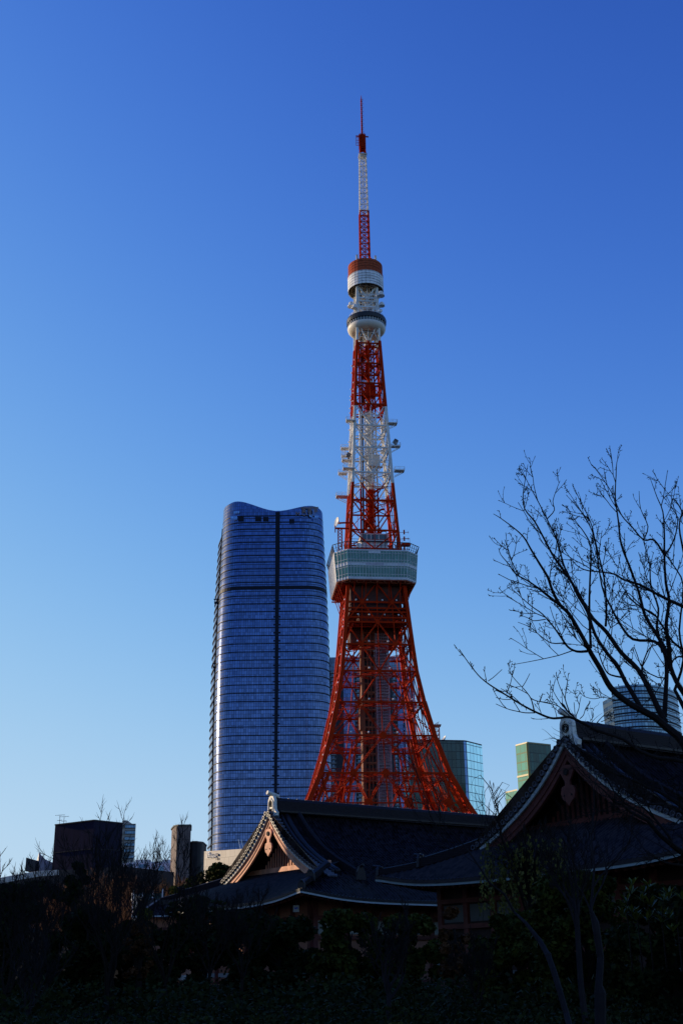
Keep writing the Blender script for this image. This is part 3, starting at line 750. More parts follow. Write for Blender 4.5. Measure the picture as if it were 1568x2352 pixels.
def sm(a, b, t): t = min(max(t, 0), 1); return a+(b-a)*(t*t*(3-2*t))
xs_w = cxm-xl_t
def topz(x):
    d = (x-cxm)/xs_w
    if d < -.85: return sm(hump_l-1, hump_l, (d+1)/.15)
    if d < 0: return sm(hump_l, dip, (d+.85)/.85)
    if d < .72: return sm(dip, hump_r, d/.72)
    return sm(hump_r, hump_r-2.5, (d-.72)/.28)
nz_ = 24
mb = MB(); uvs = []
P0 = mpath(zl)
# denser plan along the front
def dense(z):
    p = mpath(z); out = []
    for i in range(len(p)):
        a = Vector(p[i]); b = Vector(p[(i+1) % len(p)]); k = max(1, int((b-a).length/5.0)) if i != len(p) else 1
        kk = DK[i] if DK else k
        for j in range(kk): out.append(tuple(lerp(a, b, j/kk)))
    return out
DK = None; _p = mpath(zl); DK = [max(1, int((Vector(_p[(i+1) % len(_p)])-Vector(_p[i])).length/5.0)) for i in range(len(_p))]
zsl = list(np.linspace(zb0, 285, nz_)); ref = dense(zl); us = [0]
for i in range(1, len(ref)+1): us.append(us[-1]+(Vector(ref[i % len(ref)])-Vector(ref[i-1])).length)
for zi, z in enumerate(zsl+['top']):
    p = dense(z if z != 'top' else zt0)
    for i in range(len(p)+1):
        q = p[i % len(p)]; zz = z if z != 'top' else (topz(q[0]) if q[1] < BY+20 else topz(q[0])-6)
        mb.v.append((q[0], q[1], zz)); uvs.append((us[i], zz))
n1 = len(ref)+1
for k in range(len(zsl)):
    for i in range(n1-1): mb.f.append((k*n1+i, k*n1+i+1, (k+1)*n1+i+1, (k+1)*n1+i))
mb.build('curtain_wall', M_BLUE, skys, smooth=True, uvs=uvs)
M_NAVY = simple('dark_spandrel', (0.010, 0.013, 0.026), .5, .2, .5, spec=.1)
mb = MB()
zf = 30.0; fl = 0
while zf < 332:
    step = 5.35 if zf > 262 else 6.15
    pp = dense(zf)
    thick = 2.6 if abs(zf-bx(636, 1352).z) < 2.6 else .6
    skip = {46: (30, 36), 48: (2, 9), 50: (18, 26)}
    mb = MB(); ring(mb, pp, zf, thick, .4, -.2, True, (lambda k, zf=zf, pp=pp: (topz(pp[k][0])-1.0 > zf+1)))
    if zf > 262:
        ring(mb, pp, zf-1.7, .3, .12, -.2, True, (lambda k, zf=zf, pp=pp: (topz(pp[k][0])-1.0 > zf+1)))
    zf += step; fl += 1
    if mb.v: mb.build('floor_band', M_NAVY, skys)
mb = MB()
mb.add([(cxm+x, BY+y, z) for y in (-6.5, -4) for x, z in ((-.75, 20), (.75, 20), (1.75, dip-1), (-1.75, dip-1))], [(3, 2, 1, 0), (4, 5, 6, 7), (0, 1, 5, 4), (1, 2, 6, 5), (2, 3, 7, 6), (3, 0, 4, 7)][::-1])
for z in np.arange(32, 262, 6.15): mb.obox((cxm-2.6, BY-6.45, z-.1), (5.2, 0, 0), (0, 1, 0), (0, 0, .9))
mb.build('recessed_seam', M_NAVY, skys)
# rear wing seen at the left edge
mb, uvs, _ = skin(wpath, 20, bx(510, 1216).z, nz=8); mb.build('rear_wing', M_BLUE, skys, uvs=uvs)
mb = MB(); z = 30
while z < bx(510, 1216).z: ring(mb, wpath(z), z, .9, .5); z += 6.15
mb.build('wing_band', M_NAVY, skys)
mb = MB(); zs_ = list(np.linspace(30, 325, 14))
for za, zb_ in zip(zs_, zs_[1:]):
    fa, _, ra = mcorn(za); fb, _, rb_ = mcorn(zb_); mb.bar((lerp(fa, ra, .41)-.3, BY-6+46*.41, za), (lerp(fb, rb_, .41)-.3, BY-6+46*.41, zb_), .9, .9)
mb.build('side_seam', M_NAVY, skys)
mb = MB()
for z in (dip-3, dip+.2): mb.obox((cxm-14, BY+6, z), (30, 0, 0), (0, 1, 0), (0, 0, .8))
mb.obox((cxm-15, BY+10, dip-6), (32, 0, 0), (0, 30, 0), (0, 0, 5.5))
pl = dense(zt0)
mb.build('roof_frame', M_NAVY, skys)
# roof cover sheet
mb = MB(); pl = mpath(zt0); 
mb.add([(x, y, dip-7) for x, y in pl], [tuple(range(len(pl)))]); mb.build('roof', M_NAVY, skys)
# panes coloured like sky seen through, and dark plant-floor louvres
M_SKYW = facade('bright_sky_pane', (0.35, 0.5, 0.8), (0.02, 0.03, 0.06), 1.6, 2.4, .25, .3, metal=.9, rough=.08, jitter=.4)
def wpanel(px0, px1, py0, py1, mat, name, off=.35):
    a = at(px0, py1, BY-6-off); b = at(px1, py1, BY-6-off); c = at(px1, py0, BY-6-off); d = at(px0, py0, BY-6-off)
    mb = MB(); mb.poly_prism([a, b, c, d], (0, .3, 0)); return mb.build(name, mat, skys, uvs=[(q.x, q.z) for q in (a, b, c, d)]*2)
wpanel(529.5, 544.5, 1186, 1193, M_SKYW, 'sky_tone_pane'); wpanel(536, 551, 1175, 1179, M_SKYW, 'sky_tone_pane')
for a, b in ((547, 560), (586, 600), (604, 617), (664, 676)): wpanel(a, b, 1187-(0 if a < 620 else -5), 1197-(0 if a < 620 else -5), M_NAVY, 'dark_louvre')
wpanel(711, 718, 1182, 1187, M_SKYW, 'sky_tone_pane'); wpanel(722, 731, 1184.5, 1190, M_SKYW, 'sky_tone_pane')
# emblem and lettering
def text(body, name, mat, loc, size, parent, rot=(pi/2, 0, 0), ext=.03, align='CENTER', sx=1.0):
    cu = bpy.data.curves.new(name, 'FONT'); cu.body = body; cu.size = size; cu.extrude = ext; cu.align_x = align
    o = bpy.data.objects.new(name, cu); COL.objects.link(o); dg = bpy.context.evaluated_depsgraph_get(); dg.update()
    me = bpy.data.meshes.new_from_object(o.evaluated_get(dg)); bpy.data.objects.remove(o); me.name = name
    me.materials.clear(); me.materials.append(mat)
    o = bpy.data.objects.new(name, me); COL.objects.link(o); o.rotation_euler = rot; o.scale = (sx, 1, 1)
    if parent: o.parent = parent; o.location = Vector(loc)-origin(parent)
    else: o.location = loc
    return o
M_LET = simple('dull_bronze_letters', (0.22, 0.17, 0.15), .4, .1, 1)
pc = at(701, 1181.5, BY-7); text('M O R I', 'lettering', M_LET, (pc.x, BY-6.7, pc.z-1), 4.6, skys, ext=.2)
mb = MB(); a0 = at(691, 1177, BY-7); w_, h_ = 13.5, 4.6
for k in range(6):
    z = a0.z+k*h_/6+.15
    if k >= 4: segs = ((0, w_),)
    else: segs = ((.8, 3.6), (5.4, 8.1), (9.9, 12.7))
    for s0, s1 in segs: mb.obox((a0.x+s0, BY-6.8, z), (s1-s0, 0, 0), (0, .3, 0), (0, 0, h_/6-.25))
mb.build('emblem', M_LET, skys)
# cleaning gondolas on the left edge
for n_, (px, py) in enumerate(((500, 1383), (497, 1531))):
    a = at(px-3, py, BY+12); t = thing('gondola', (a.x, a.y, a.z), ('upper' if n_ == 0 else 'lower')+' small dark window-cleaning gondola hanging at the left edge of the blue skyscraper', 'gondola', 'window-cleaning gondolas')
    mb = MB(); mb.obox((a.x-1.5, a.y-1, a.z-1.2), (4, 0, 0), (0, 2, 0), (0, 0, 1.3))
    mb.build('cradle', M_NAVY, t); mb = MB()
    for x in (-1.3, 2.2): mb.bar((a.x+x, a.y, a.z), (a.x+x, a.y, a.z+2.2), .5)
    mb.bar((a.x-2, a.y, a.z+2.2), (a.x+5, a.y, a.z+2.8), .7); mb.build('hanger', M_NAVY, t)

# --- generic box tower with real corners given in pixels
def box_tower(name, label, cat, corners, Y, ytop, zbot, mats, uvw=None, roof=None, group=None):
    """corners: list of (px at row ytop, Y) plan points, open chain left to right; closed behind"""
    top = [at(px, py, yy) for px, py, yy in corners]; z1 = sum(p.z for p in top)/len(top)
    plan = [(p.x, p.y) for p in top]; back = [(plan[-1][0]*(plan[-1][1]+40)/plan[-1][1]-1, plan[-1][1]+40), (plan[0][0]*(plan[0][1]+40)/plan[0][1]+1, plan[0][1]+40)]
    c = plan[0]; t = thing(name, (c[0], c[1], zbot), label, cat, group)
    for i in range(len(plan)-1):
        a, b = plan[i], plan[i+1]; mb, uvs, _ = skin([a, b], zbot, z1, closed=False); mb.build('facade', mats[i], t, uvs=uvs)
    mb, uvs, _ = skin([plan[-1]]+back+[plan[0]], zbot, z1, closed=False); mb.build('rear_wall', mats[0], t, uvs=uvs)
    mb = MB(); pl = plan+back; mb.poly_prism([(x, y, z1+.05) for x, y in pl], (0, 0, .6)); mb.build('roof', roof or M_NAVY, t)
    return t, plan, z1
# residential tower behind the lattice
M_FR = simple('pale_stone_frame', (0.21, 0.22, 0.23), .6, .12, .05)
M_DK = simple('dark_bay', (0.03, 0.03, 0.04), .5, .2, .2)
M_GLB = facade('residence_glass', (0.09, 0.12, 0.27), (0.12, 0.13, 0.16), 1.9, 3.5, .22, .4, metal=.85, rough=.12, jitter=.28)
M_RW = simple('balcony_window', (0.10, 0.16, 0.24), .15, .5, .3, metal=.5, spec=.6)
RY = 1020.0
a = at(745, 1508, RY); b = at(935, 1508, RY); zr = at(850, 1509, RY).z
res = thing('residential_tower', (lerp(a.x, b.x, .5), RY+15, 20), 'grey residential tower with balconies and glass bays behind the legs of the lattice tower', 'apartment tower')
mb = MB(); mb.obox((a.x, RY, 20), (b.x-a.x, 0, 0), (0, 45, 0), (0, 0, zr-20-6)); mb.build('wall', M_FR, res)
# bays in px: glass and balcony strips
def strip(px0, px1, kind, z0=22, z1=None, out=0):
    z1 = z1 or zr-8
    x0, x1 = at(px0, 1650, RY).x, at(px1, 1650, RY).x; y = RY-.5-out
    if kind == 'glass':
        mb, uvs, _ = skin([(x0, y), (x1, y)], z0, z1, closed=False); mb.build('glass_bay', M_GLB, res, uvs=uvs)
    else:
        mb = MB(); mb.obox((x0, y+.3, z0), (x1-x0, 0, 0), (0, .15, 0), (0, 0, z1-z0)); mb.build('balcony_shade', M_DK, res)  # flat dark sheet painted as the shade behind the balconies
        mb = MB(); m2 = MB(); z = z0+1
        while z < z1-3:
            mb.obox((x0+.2, y-.6, z), (x1-x0-.4, 0, 0), (0, .8, 0), (0, 0, 1.1))
            w = x1-x0; k = max(1, int(w/4.2))
            for i in range(k): 
                if (int(z*7)+i*3) % 5: m2.obox((x0+w*(i+.25)/k, y+.1, z+1.3), (w/k*.5, 0, 0), (0, .15, 0), (0, 0, 1.6))
            z += 3.6
        mb.build('balcony', M_FR, res); m2.build('window', M_RW, res)
for q in ((753, 757, 'b'), (758, 771, 'b'), (789, 815, 'glass'), (816, 834, 'b'), (836, 850, 'glass'), (852, 868, 'glass'), (869, 884, 'b'), (902, 912, 'b'), (913, 932, 'glass')): strip(*q)
x0 = at(772, 1650, RY).x; mb = MB(); mb.obox((x0, RY-.45, 25), (9, 0, 0), (0, .3, 0), (0, 0, zr-40)); mb.obox((at(885, 1650, RY).x, RY-.45, 25), (6, 0, 0), (0, .3, 0), (0, 0, zr-44)); mb.build('dark_panel', M_DK, res)
M_CROWN = facade('crown_screen', (0.17, 0.22, 0.33), (0.10, 0.12, 0.15), 2.2, 3.5, .35, .4, metal=.6, rough=.2, jitter=.2)
mb, uvs, _ = skin([(a.x, RY-.6), (b.x, RY-.6), (b.x, RY+45), (a.x, RY+45)], zr-12, zr, closed=True); mb.build('crown', M_CROWN, res, uvs=uvs)
# round-cornered blue glass wing on its right
p0 = at(928, 1700, RY-8); p1 = at(957, 1700, RY-8); ztw = at(940, 1672, RY-8).z
M_GLV = facade('lilac_glass', (0.13, 0.16, 0.30), (0.10, 0.11, 0.15), 1.6, 3.5, .25, .3, metal=.9, rough=.12, jitter=.25)
mb, uvs, _ = skin(rounded(p0.x, p1.x, RY-8, RY+20, 5, 6), 20, at(900, 1510, RY).z-10, closed=True); mb.build('glass_wing', M_GLV, res, smooth=True, uvs=uvs)

# dark glass office block and its bright faceted side
M_TEALD = facade('dark_green_glass', (0.02, 0.045, 0.052), (0.012, 0.02, 0.025), 2.2, 4.0, .25, .35, metal=.3, rough=.15, jitter=.35)
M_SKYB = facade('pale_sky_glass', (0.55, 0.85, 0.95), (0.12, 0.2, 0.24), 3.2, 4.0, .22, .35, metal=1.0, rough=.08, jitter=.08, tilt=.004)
M_BLG = facade('mid_blue_glass', (0.10, 0.19, 0.42), (0.03, 0.05, 0.1), 1.6, 4.0, .3, .3, metal=.9, rough=.12, jitter=.2)
blk, plan, zq = box_tower('glass_office_block', 'dark green glass office block with a bright faceted right side, right of the lattice tower', 'office building',
    [(938, 1699, 595), (1063, 1704, 600), (1070, 1704, 601), (1106, 1713, 613)], 600, 1704, 10, [M_TEALD, M_BLG, M_SKYB])
mb = MB(); a = at(1083, 1790, 612); mb.add([(a.x-2, a.y-3.4, 10), (a.x+4.5, a.y-.5, 10), (a.x+4.5, a.y-.5, 40), (a.x+1, a.y-2.2, 62), (a.x-1, a.y-3, 70)], [(0, 1, 2, 3, 4)])
mb.build('reflecting_panel', M_BLG, blk, uvs=[(v[0], v[2]) for v in mb.v])
dd = at(1020, 1697, 612)
t = thing('satellite_dish', (dd.x, dd.y, zq+.6), 'white satellite dish on the roof of the dark green office block', 'dish')
mb = MB(); rows = []
dv = Vector((-.75, -.25, .6)).normalized(); e1 = dv.orthogonal().normalized(); e2 = dv.cross(e1); cc = Vector((dd.x, dd.y, zq+3.2))
for i in range(6): q = i/5; rows.append([cc+dv*(q*q*.9)+(e1*cos(2*pi*k/16)+e2*sin(2*pi*k/16))*max(2.0*q, .01) for k in range(17)])
mb.grid(rows); mb.grid([[p-dv*.12 for p in reversed(r)] for r in rows]); mb.build('reflector', M_WHITE, t, smooth=True)
mb = MB(); mb.bar(cc, (cc.x, cc.y, zq+.4), .5); mb.bar((cc.x-2.2, cc.y, zq+.7), (cc.x+2, cc.y, zq+.7), .35); mb.bar((cc.x, cc.y, zq+.6), (cc.x+1.6, cc.y, zq+2.4), .2); mb.build('stand', M_WHITE, t)
# red and white framework mast on the block roof
aa = at(1000, 1690, 640); zz0, zz1 = at(1000, 1706, 640).z, at(1000, 1668, 640).z
t = thing('roof_mast', (aa.x, 640, zz0), 'short red and white framework mast behind the right leg of the lattice tower', 'mast')
mb = MB(); mh = 2.0
for sx in (-1, 1):
    for sy in (-1, 1): mb.bar((aa.x+sx*mh, 640+sy*mh, zz0), (aa.x+sx*mh, 640+sy*mh, zz1), .35)
z = zz0
while z < zz1:
    for sy in (-1, 1): mb.bar((aa.x-mh, 640+sy*mh, z), (aa.x+mh, 640+sy*mh, z+2.2), .25); mb.bar((aa.x-mh, 640+sy*mh, z), (aa.x+mh, 640+sy*mh, z), .3)
    z += 2.2
mb.obox((aa.x-3, 637, zz1), (6, 0, 0), (0, 6, 0), (0, 0, .5)); mb.build('frame', simple('faded_red_paint', (0.45, 0.18, 0.15), .5, .3, .5), t)
# building behind, teal base right of tower centre
tb, _, _ = box_tower('teal_office_block', 'low teal glass block glimpsed between the right legs of the lattice tower', 'office building',
    [(925, 1762, 720), (1001, 1762, 720)], 720, 1762, 10, [facade('teal_glass', (0.06, 0.22, 0.24), (0.03, 0.08, 0.09), 3, 3.6, .25, .4, metal=.8, rough=.12, jitter=.15)])
# green glass tower
M_GRL = facade('sunlit_green_glass', (0.06, 0.36, 0.28), (0.11, 0.20, 0.11), 3.0, 3.9, .3, .7, metal=0.0, rough=.7, frough=.7, jitter=.2)  # sunlight on the left face put into a paler green
M_GRD = facade('shaded_green_glass', (0.005, 0.09, 0.075), (0.004, 0.025, 0.024), 1.5, 3.9, .2, .3, metal=.03, rough=.25, jitter=.5)  # same glass coloured darker for the unlit front
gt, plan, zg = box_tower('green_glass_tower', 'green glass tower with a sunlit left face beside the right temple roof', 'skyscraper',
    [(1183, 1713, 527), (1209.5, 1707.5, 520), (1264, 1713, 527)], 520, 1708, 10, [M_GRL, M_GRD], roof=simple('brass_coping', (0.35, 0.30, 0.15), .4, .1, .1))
mb = MB(); z = zg-14
for i in (0, 1):
    a, b = plan[i], plan[i+1]; d = (Vector(b)-Vector(a)).normalized(); n = Vector((d.y, -d.x))*.3
    mb.obox((a[0]+n.x, a[1]+n.y, z), (b[0]-a[0], b[1]-a[1], 0), (-n.x, -n.y, 0), (0, 0, .8))
mb.bar((plan[1][0], plan[1][1]-.3, 10), (plan[1][0], plan[1][1]-.3, zg), .9); mb.build('trim', simple('gold_trim', (0.30, 0.24, 0.08), .4, .1, .1), gt)
gl, _, _ = box_tower('low_green_block', 'low pale green glass block at the foot of the green tower', 'office building',
    [(1160, 1822, 500), (1187, 1816, 492)], 500, 1820, 10, [facade('low_block_green_glass', (0.06, 0.32, 0.25), (0.10, 0.19, 0.11), 3.0, 3.9, .3, .7, metal=0.0, rough=.7, frough=.7, jitter=.2)], roof=simple('brass_coping_low', (0.35, 0.30, 0.15), .4, .1, .1))
# large round-fronted tower behind the cherry tree
CY = 760.0
a = at(1391, 1700, CY+16); b = at(1414, 1700, CY); c = at(1566, 1700, CY+20); zc1 = at(1480, 1578, CY).z; zc0 = at(1400, 1600, CY).z
M_BGE = facade('beige_banded_wall', (0.35, 0.45, 0.52), (0.75, 0.60, 0.42), 4.0, 4.6, .2, 2.5, metal=.5, rough=.25, jitter=.25)
M_RND = facade('blue_banded_glass', (0.13, 0.22, 0.33), (0.03, 0.05, 0.08), 2.0, 4.6, .25, .9, metal=.85, rough=.15, jitter=.3)
rt = thing('round_fronted_tower', ((a.x+c.x)/2, CY+30, 10), 'round-fronted glass tower with beige banded side, behind the bare tree at the right edge', 'skyscraper')
arc = []
for k in range(25):
    s = k/24; x = lerp(b.x, c.x, s); y = lerp(CY, CY+20, s)-17*sin(pi*s)**.8; arc.append((x, y))
mb, uvs, _ = skin([(a.x, a.y), (b.x, b.y)], 10, zc0, closed=False); mb.build('side_wall', M_BGE, rt, uvs=uvs)
mb, uvs, _ = skin(arc, 10, zc1, closed=False); mb.build('round_facade', M_RND, rt, smooth=True, uvs=uvs)
mb, uvs, _ = skin([arc[-1], (c.x+3, CY+60), (a.x*(CY+60)/a.y+1, CY+60), (a.x, a.y)], 10, zc0, closed=False); mb.build('rear_wall', M_BGE, rt, uvs=uvs)
mb = MB(); mb.add([(x, y, zc0-.5) for x, y in [(a.x, a.y)]+arc+[(c.x+3, CY+60), (a.x*(CY+60)/a.y+1, CY+60)]], [tuple(range(len(arc)+3))])
for k in range(0, 25, 2): mb.bar((arc[k][0], arc[k][1], zc1), (arc[k][0], arc[k][1], zc1+1.2), .5)
mb.build('roof', M_NAVY, rt)
z = 20
while z < zc1-1: mb = MB(); ring(mb, arc, z, .9, .4, -.2, False); mb.build('floor_band', M_NAVY, rt); z += 4.6
q = at(1511, 1570, CY+10); mb = MB(); mb.obox((q.x-3, CY+8, zc0), (8, 0, 0), (0, 8, 0), (0, 0, q.z-zc0-3)); mb.bar((q.x, CY+9, q.z-4), (q.x, CY+9, q.z), 1.5); mb.build('roof_plant', M_FR, rt)

# ================================================================ BUILDINGS ON THE HILL, LEFT
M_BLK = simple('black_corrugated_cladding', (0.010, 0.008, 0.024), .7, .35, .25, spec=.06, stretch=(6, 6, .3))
def prism_bld(name, label, cat, pts, Yd, zb, mat, extra=None):     # pts: (px,py,Y) top outline front chain
    top = [at(*p) for p in pts]; t = thing(name, (top[0].x, top[0].y, zb), label, cat)
    mb = MB(); n = len(top); bk = [Vector((p.x*(p.y+Yd)/p.y+dx, p.y+Yd, p.z)) for p, dx in ((top[-1], -.4), (top[0], .4))]
    ring_ = top+bk; m_ = len(ring_)
    vs = [(p.x, p.y, zb) for p in ring_]+[tuple(p) for p in ring_]
    mb.add(vs, [(i, (i+1) % m_, (i+1) % m_+m_, i+m_) for i in range(m_)]+[tuple(range(m_, 2*m_))])
    mb.build('wall', mat, t); return t, top
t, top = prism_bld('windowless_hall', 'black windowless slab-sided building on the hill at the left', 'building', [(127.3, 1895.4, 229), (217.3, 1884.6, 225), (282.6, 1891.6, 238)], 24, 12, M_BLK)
mb = MB()
for (p, q) in ((top[0], top[1]), (top[1], top[2])):
    for dz in (5.1, 10.6):
        a = Vector((p.x, p.y-.06, p.z-dz)); b = Vector((q.x, q.y-.06, q.z-dz)); mb.bar(a, b, .12)
    mb.bar(p+Vector((0, -.05, .05)), q+Vector((0, -.05, .05)), .3, .22)
mb.build('panel_joint', simple('dark_joint_bar', (0.012, 0.01, 0.016), .6, .1, 1), t)  # dark bars over the panel joints and along the roof edge
for i, (px, sc) in enumerate(((204.5-.0, 1.0), (221.5-.0, .8))):
    px = (137.0, 146.7)[i]; a = at(px, 1894.5, 234); t = thing('roof_aerial', a, ('taller left' if i == 0 else 'shorter right')+' television aerial on the black windowless building', 'aerial', 'roof aerials')
    mb = MB(); h = 1.45*sc+.35; mb.bar(a-Vector((0, 0, .6)), a+Vector((0, 0, h)), .07); mb.build('pole', M_RAIL, t)
    mb = MB()
    for zz, w in ((h, .9), (h*.45, .45)):
        mb.bar(a+Vector((-w, 0, zz)), a+Vector((w, 0, zz+.1)), .05)
        for k in range(7): x = lerp(-w, w, k/6); mb.bar(a+Vector((x, -.2, zz)), a+Vector((x, .2, zz)), .04)
    mb.build('antenna', M_RAIL, t)
# apartment block with six window rows
AY = 300.0
a = at(282, 1891, AY); b = at(312.5, 1892, AY); z1 = at(300, 1892, AY).z; zb = at(300, 1976, AY).z
t = thing('apartment_block', (a.x, AY, zb-8), 'beige apartment block with six rows of windows behind the black building', 'building')
M_BEI = simple('grey_beige_render', (0.30, 0.27, 0.24), .7, .12, .2)
mb = MB(); mb.obox((a.x, AY, zb-8), (b.x-a.x, 0, 0), (14*b.x/AY, 14, 0), (0, 0, z1-zb+8)); mb.obox((a.x-.2, AY+1, z1), (at(292, 1891, AY).x-a.x, 0, 0), (0, 8, 0), (0, 0, at(290, 1883, AY).z-z1)); mb.build('wall', M_BEI, t)
fh = (z1-zb)/6
for k in range(6):
    z = zb+fh*k+fh*.3; x0 = at(286.5, 1930, AY).x; x1 = at(310, 1930, AY).x
    mb = MB(); mb.obox((x0, AY-.06, z), (x1-x0, 0, 0), (0, .05, 0), (0, 0, fh*.52))
    w = mb.build('window', simple('apartment_glass_%d' % k, (0.12, 0.22, 0.36), .15, .4, .8, metal=.6), t) if k == 0 else None
    if k == 0: w0 = w; mw = w.data.materials[0]
    else: mb.build('window', mw, t)
    wp = [o for o in COL.objects if o.parent == t and o.name.startswith('window')][-1]
    mb = MB()
    for i in range(7): x = lerp(x0, x1, i/6); mb.bar((x, AY-.12, z), (x, AY-.12, z+fh*.52), .06)
    mb.bar((x0, AY-.12, z), (x1, AY-.12, z), .12); mb.bar((x0, AY-.12, z+fh*.52), (x1, AY-.12, z+fh*.52), .12); mb.build('frame', M_RAIL, wp)
    mb = MB(); mb.obox((a.x-.1, AY-.4, z), (at(284.7, 1930, AY).x-a.x, 0, 0), (0, .4, 0), (0, 0, fh*.4)); mb.build('balcony', M_BEI, t)
# low white building
M_WB = simple('white_painted_wall', (0.74, 0.70, 0.80), .6, .06, .3)
WY = 215.0
a = at(276, 1974, WY); b = at(396, 1986, WY); zb = 11.0; z1 = a.z
t = thing('white_low_building', (a.x, WY, zb), 'long low white building on the hill right of the black building', 'building')
mb = MB(); x1 = at(290.5, 1974, WY).x; mb.obox((a.x, WY+1.0, zb), (x1-a.x, 0, 0), (0, 5, 0), (0, 0, at(280, 1982, WY).z-zb))
mb.obox((x1, WY, zb), (b.x-x1, 0, 0), (0, 7, 0), (0, 0, at(350, 1982, WY).z-zb)); mb.build('wall', M_WB, t)
mb = MB(); x2 = at(369, 1974, WY).x; mb.obox((x1-.2, WY+1.5, at(350, 1982, WY).z), (x2-x1+.2, 0, 0), (0, 4, 0), (0, 0, .35)); mb.obox((x1+1.2, WY+2, at(350, 1982, WY).z+.35), (2.6, 0, 0), (0, 2, 0), (0, 0, .4))
mb.obox((x2, WY+2, at(350, 1982, WY).z), (1.4, 0, 0), (0, 1.2, 0), (0, 0, .7)); mb.bar((at(359, 1974, WY).x, WY+2, z1), (at(359, 1974, WY).x, WY+2, z1+2.4), .07)
mb.build('roof', simple('white_roof_edge', (0.7, 0.68, 0.62), .6, .08, .5), t)
for p0, p1, y0, y1 in ((297, 306, 1984, 1995), (318, 338, 1985, 1994), (352, 358, 1987, 1991), (364, 377, 1989, 2000)):
    q0 = at(p0, y1, WY); q1 = at(p1, y0, WY); mb = MB(); mb.obox((q0.x, WY-.05, q0.z), (q1.x-q0.x, 0, 0), (0, .08, 0), (0, 0, q1.z-q0.z))
    mb.build('window', mw, t); 
# octagonal concrete tower and round tower
M_CON = simple('brown_concrete_panels', (0.16, 0.12, 0.11), .75, .2, .35)
KY = 205.0
p = [at(394.8, 1903.5, KY+6), at(401, 1898, KY+1.2), at(407.5, 1897, KY), at(437, 1898, KY), at(439, 1900, KY+2)]
z1 = p[2].z
t = thing('concrete_tower', (p[2].x, KY, 10), 'tall brown concrete panel tower with a chamfered corner, left of the beige sign building', 'building')
mb = MB(); pl = [(q.x, q.y) for q in p]+[(p[4].x*(KY+8)/p[4].y, KY+8), (p[0].x*(KY+8)/p[0].y+.3, KY+8)]
mb.poly_prism([(x, y, 10) for x, y in pl], (0, 0, z1-10)); mb.build('wall', M_CON, t)
mb = MB(); mb.poly_prism([(x*1.0+(-.15 if x < p[2].x else .15), y-.15, z1) for x, y in pl], (0, 0, .22)); mb.build('coping', simple('weathered_coping', (0.12, 0.12, 0.10), .7, .2, 1), t)
mb = MB()
for k in range(1, 6): z = z1-k*2.3; mb.bar((p[0].x, p[0].y-.03, z), (p[2].x, KY-.02, z), .06); mb.bar((p[2].x, KY-.02, z), (p[3].x, KY-.02, z), .06)
for k in range(1, 5): x = lerp(p[2].x, p[3].x, k/5); mb.bar((x, KY-.01, 10), (x, KY-.01, z1), .05)
mb.build('panel_joint', M_RAIL, t)
c0 = at(434, 1936, KY+3); c1 = at(466.5, 1934.5, KY+3)
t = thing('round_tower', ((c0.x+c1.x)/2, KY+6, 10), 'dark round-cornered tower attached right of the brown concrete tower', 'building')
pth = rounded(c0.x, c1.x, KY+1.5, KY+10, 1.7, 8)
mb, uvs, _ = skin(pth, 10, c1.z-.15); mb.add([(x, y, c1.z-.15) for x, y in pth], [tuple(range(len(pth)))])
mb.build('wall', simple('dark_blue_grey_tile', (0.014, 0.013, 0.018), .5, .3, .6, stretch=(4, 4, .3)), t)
mb = MB(); ring(mb, pth, c1.z-.15, .2, .1, -.3); mb.build('coping', M_CON, t)
# beige sign building
SY = 190.0
a = at(469.3, 1955.5, SY); b = at(575, 1948.5, SY-9)
E_ = Vector((b.x-a.x, b.y-a.y, 0)); EL = E_.length; E_.normalize(); NF = Vector((E_.y, -E_.x, 0)); ANG = atan2(E_.y, E_.x)
t = thing('sign_building', (a.x, SY, 8), 'beige tiled building with a number sign below the blue skyscraper', 'building')
m_, tt, bb = nodes('beige_tile_wall'); tc = N(tt, 'ShaderNodeTexCoord'); br = N(tt, 'ShaderNodeTexBrick')
tt.links.new(tc.outputs['UV'], br.inputs['Vector'])
br.inputs['Color1'].default_value = (.46, .40, .33, 1); br.inputs['Color2'].default_value = (.41, .35, .29, 1); br.inputs['Mortar'].default_value = (.2, .17, .14, 1)
br.inputs['Scale'].default_value = 1.0; br.inputs['Brick Width'].default_value = 1.15; br.inputs['Row Height'].default_value = 1.05; br.inputs['Mortar Size'].default_value = .03; br.offset = .3
tt.links.new(br.outputs[0], bb.inputs['Base Color']); bb.inputs['Roughness'].default_value = .6
def sp(px, py, out=0.0):       # a pixel on the sign wall, pushed out by metres
    p = on_plane(px, py, (NF.x, NF.y), NF.x*a.x+NF.y*a.y); return p+NF*out
mb = MB(); bkA = Vector((a.x*1.03+1.0, a.y+6, 0)); bkB = Vector((b.x*1.03, b.y+6, 0))
vs = [(a.x, a.y, 8), (b.x, b.y, 8), (bkB.x, bkB.y, 8), (bkA.x, bkA.y, 8), tuple(a), tuple(b), (bkB.x, bkB.y, b.z), (bkA.x, bkA.y, a.z)]
mb.add(vs, [(0, 1, 5, 4), (1, 2, 6, 5), (2, 3, 7, 6), (3, 0, 4, 7), (4, 5, 6, 7)]); mb.build('wall', m_, t, uvs=[(0, 8), (EL, 8), (EL+6, 8), (-6, 8), (0, a.z), (EL, b.z), (EL+6, b.z), (-6, a.z)])
q0 = sp(493, 1999, .02); q1 = sp(545, 1987.5, .02); wv = Vector((q1.x-q0.x, q1.y-q0.y, 0))
mb = MB(); mb.obox(q0-UPZ*1, wv, NF*.05, UPZ*(q1.z-q0.z+1)); wn_ = mb.build('window', simple('sign_building_glass', (.05, .06, .07), .2, .4, 1), t)
mb = MB()
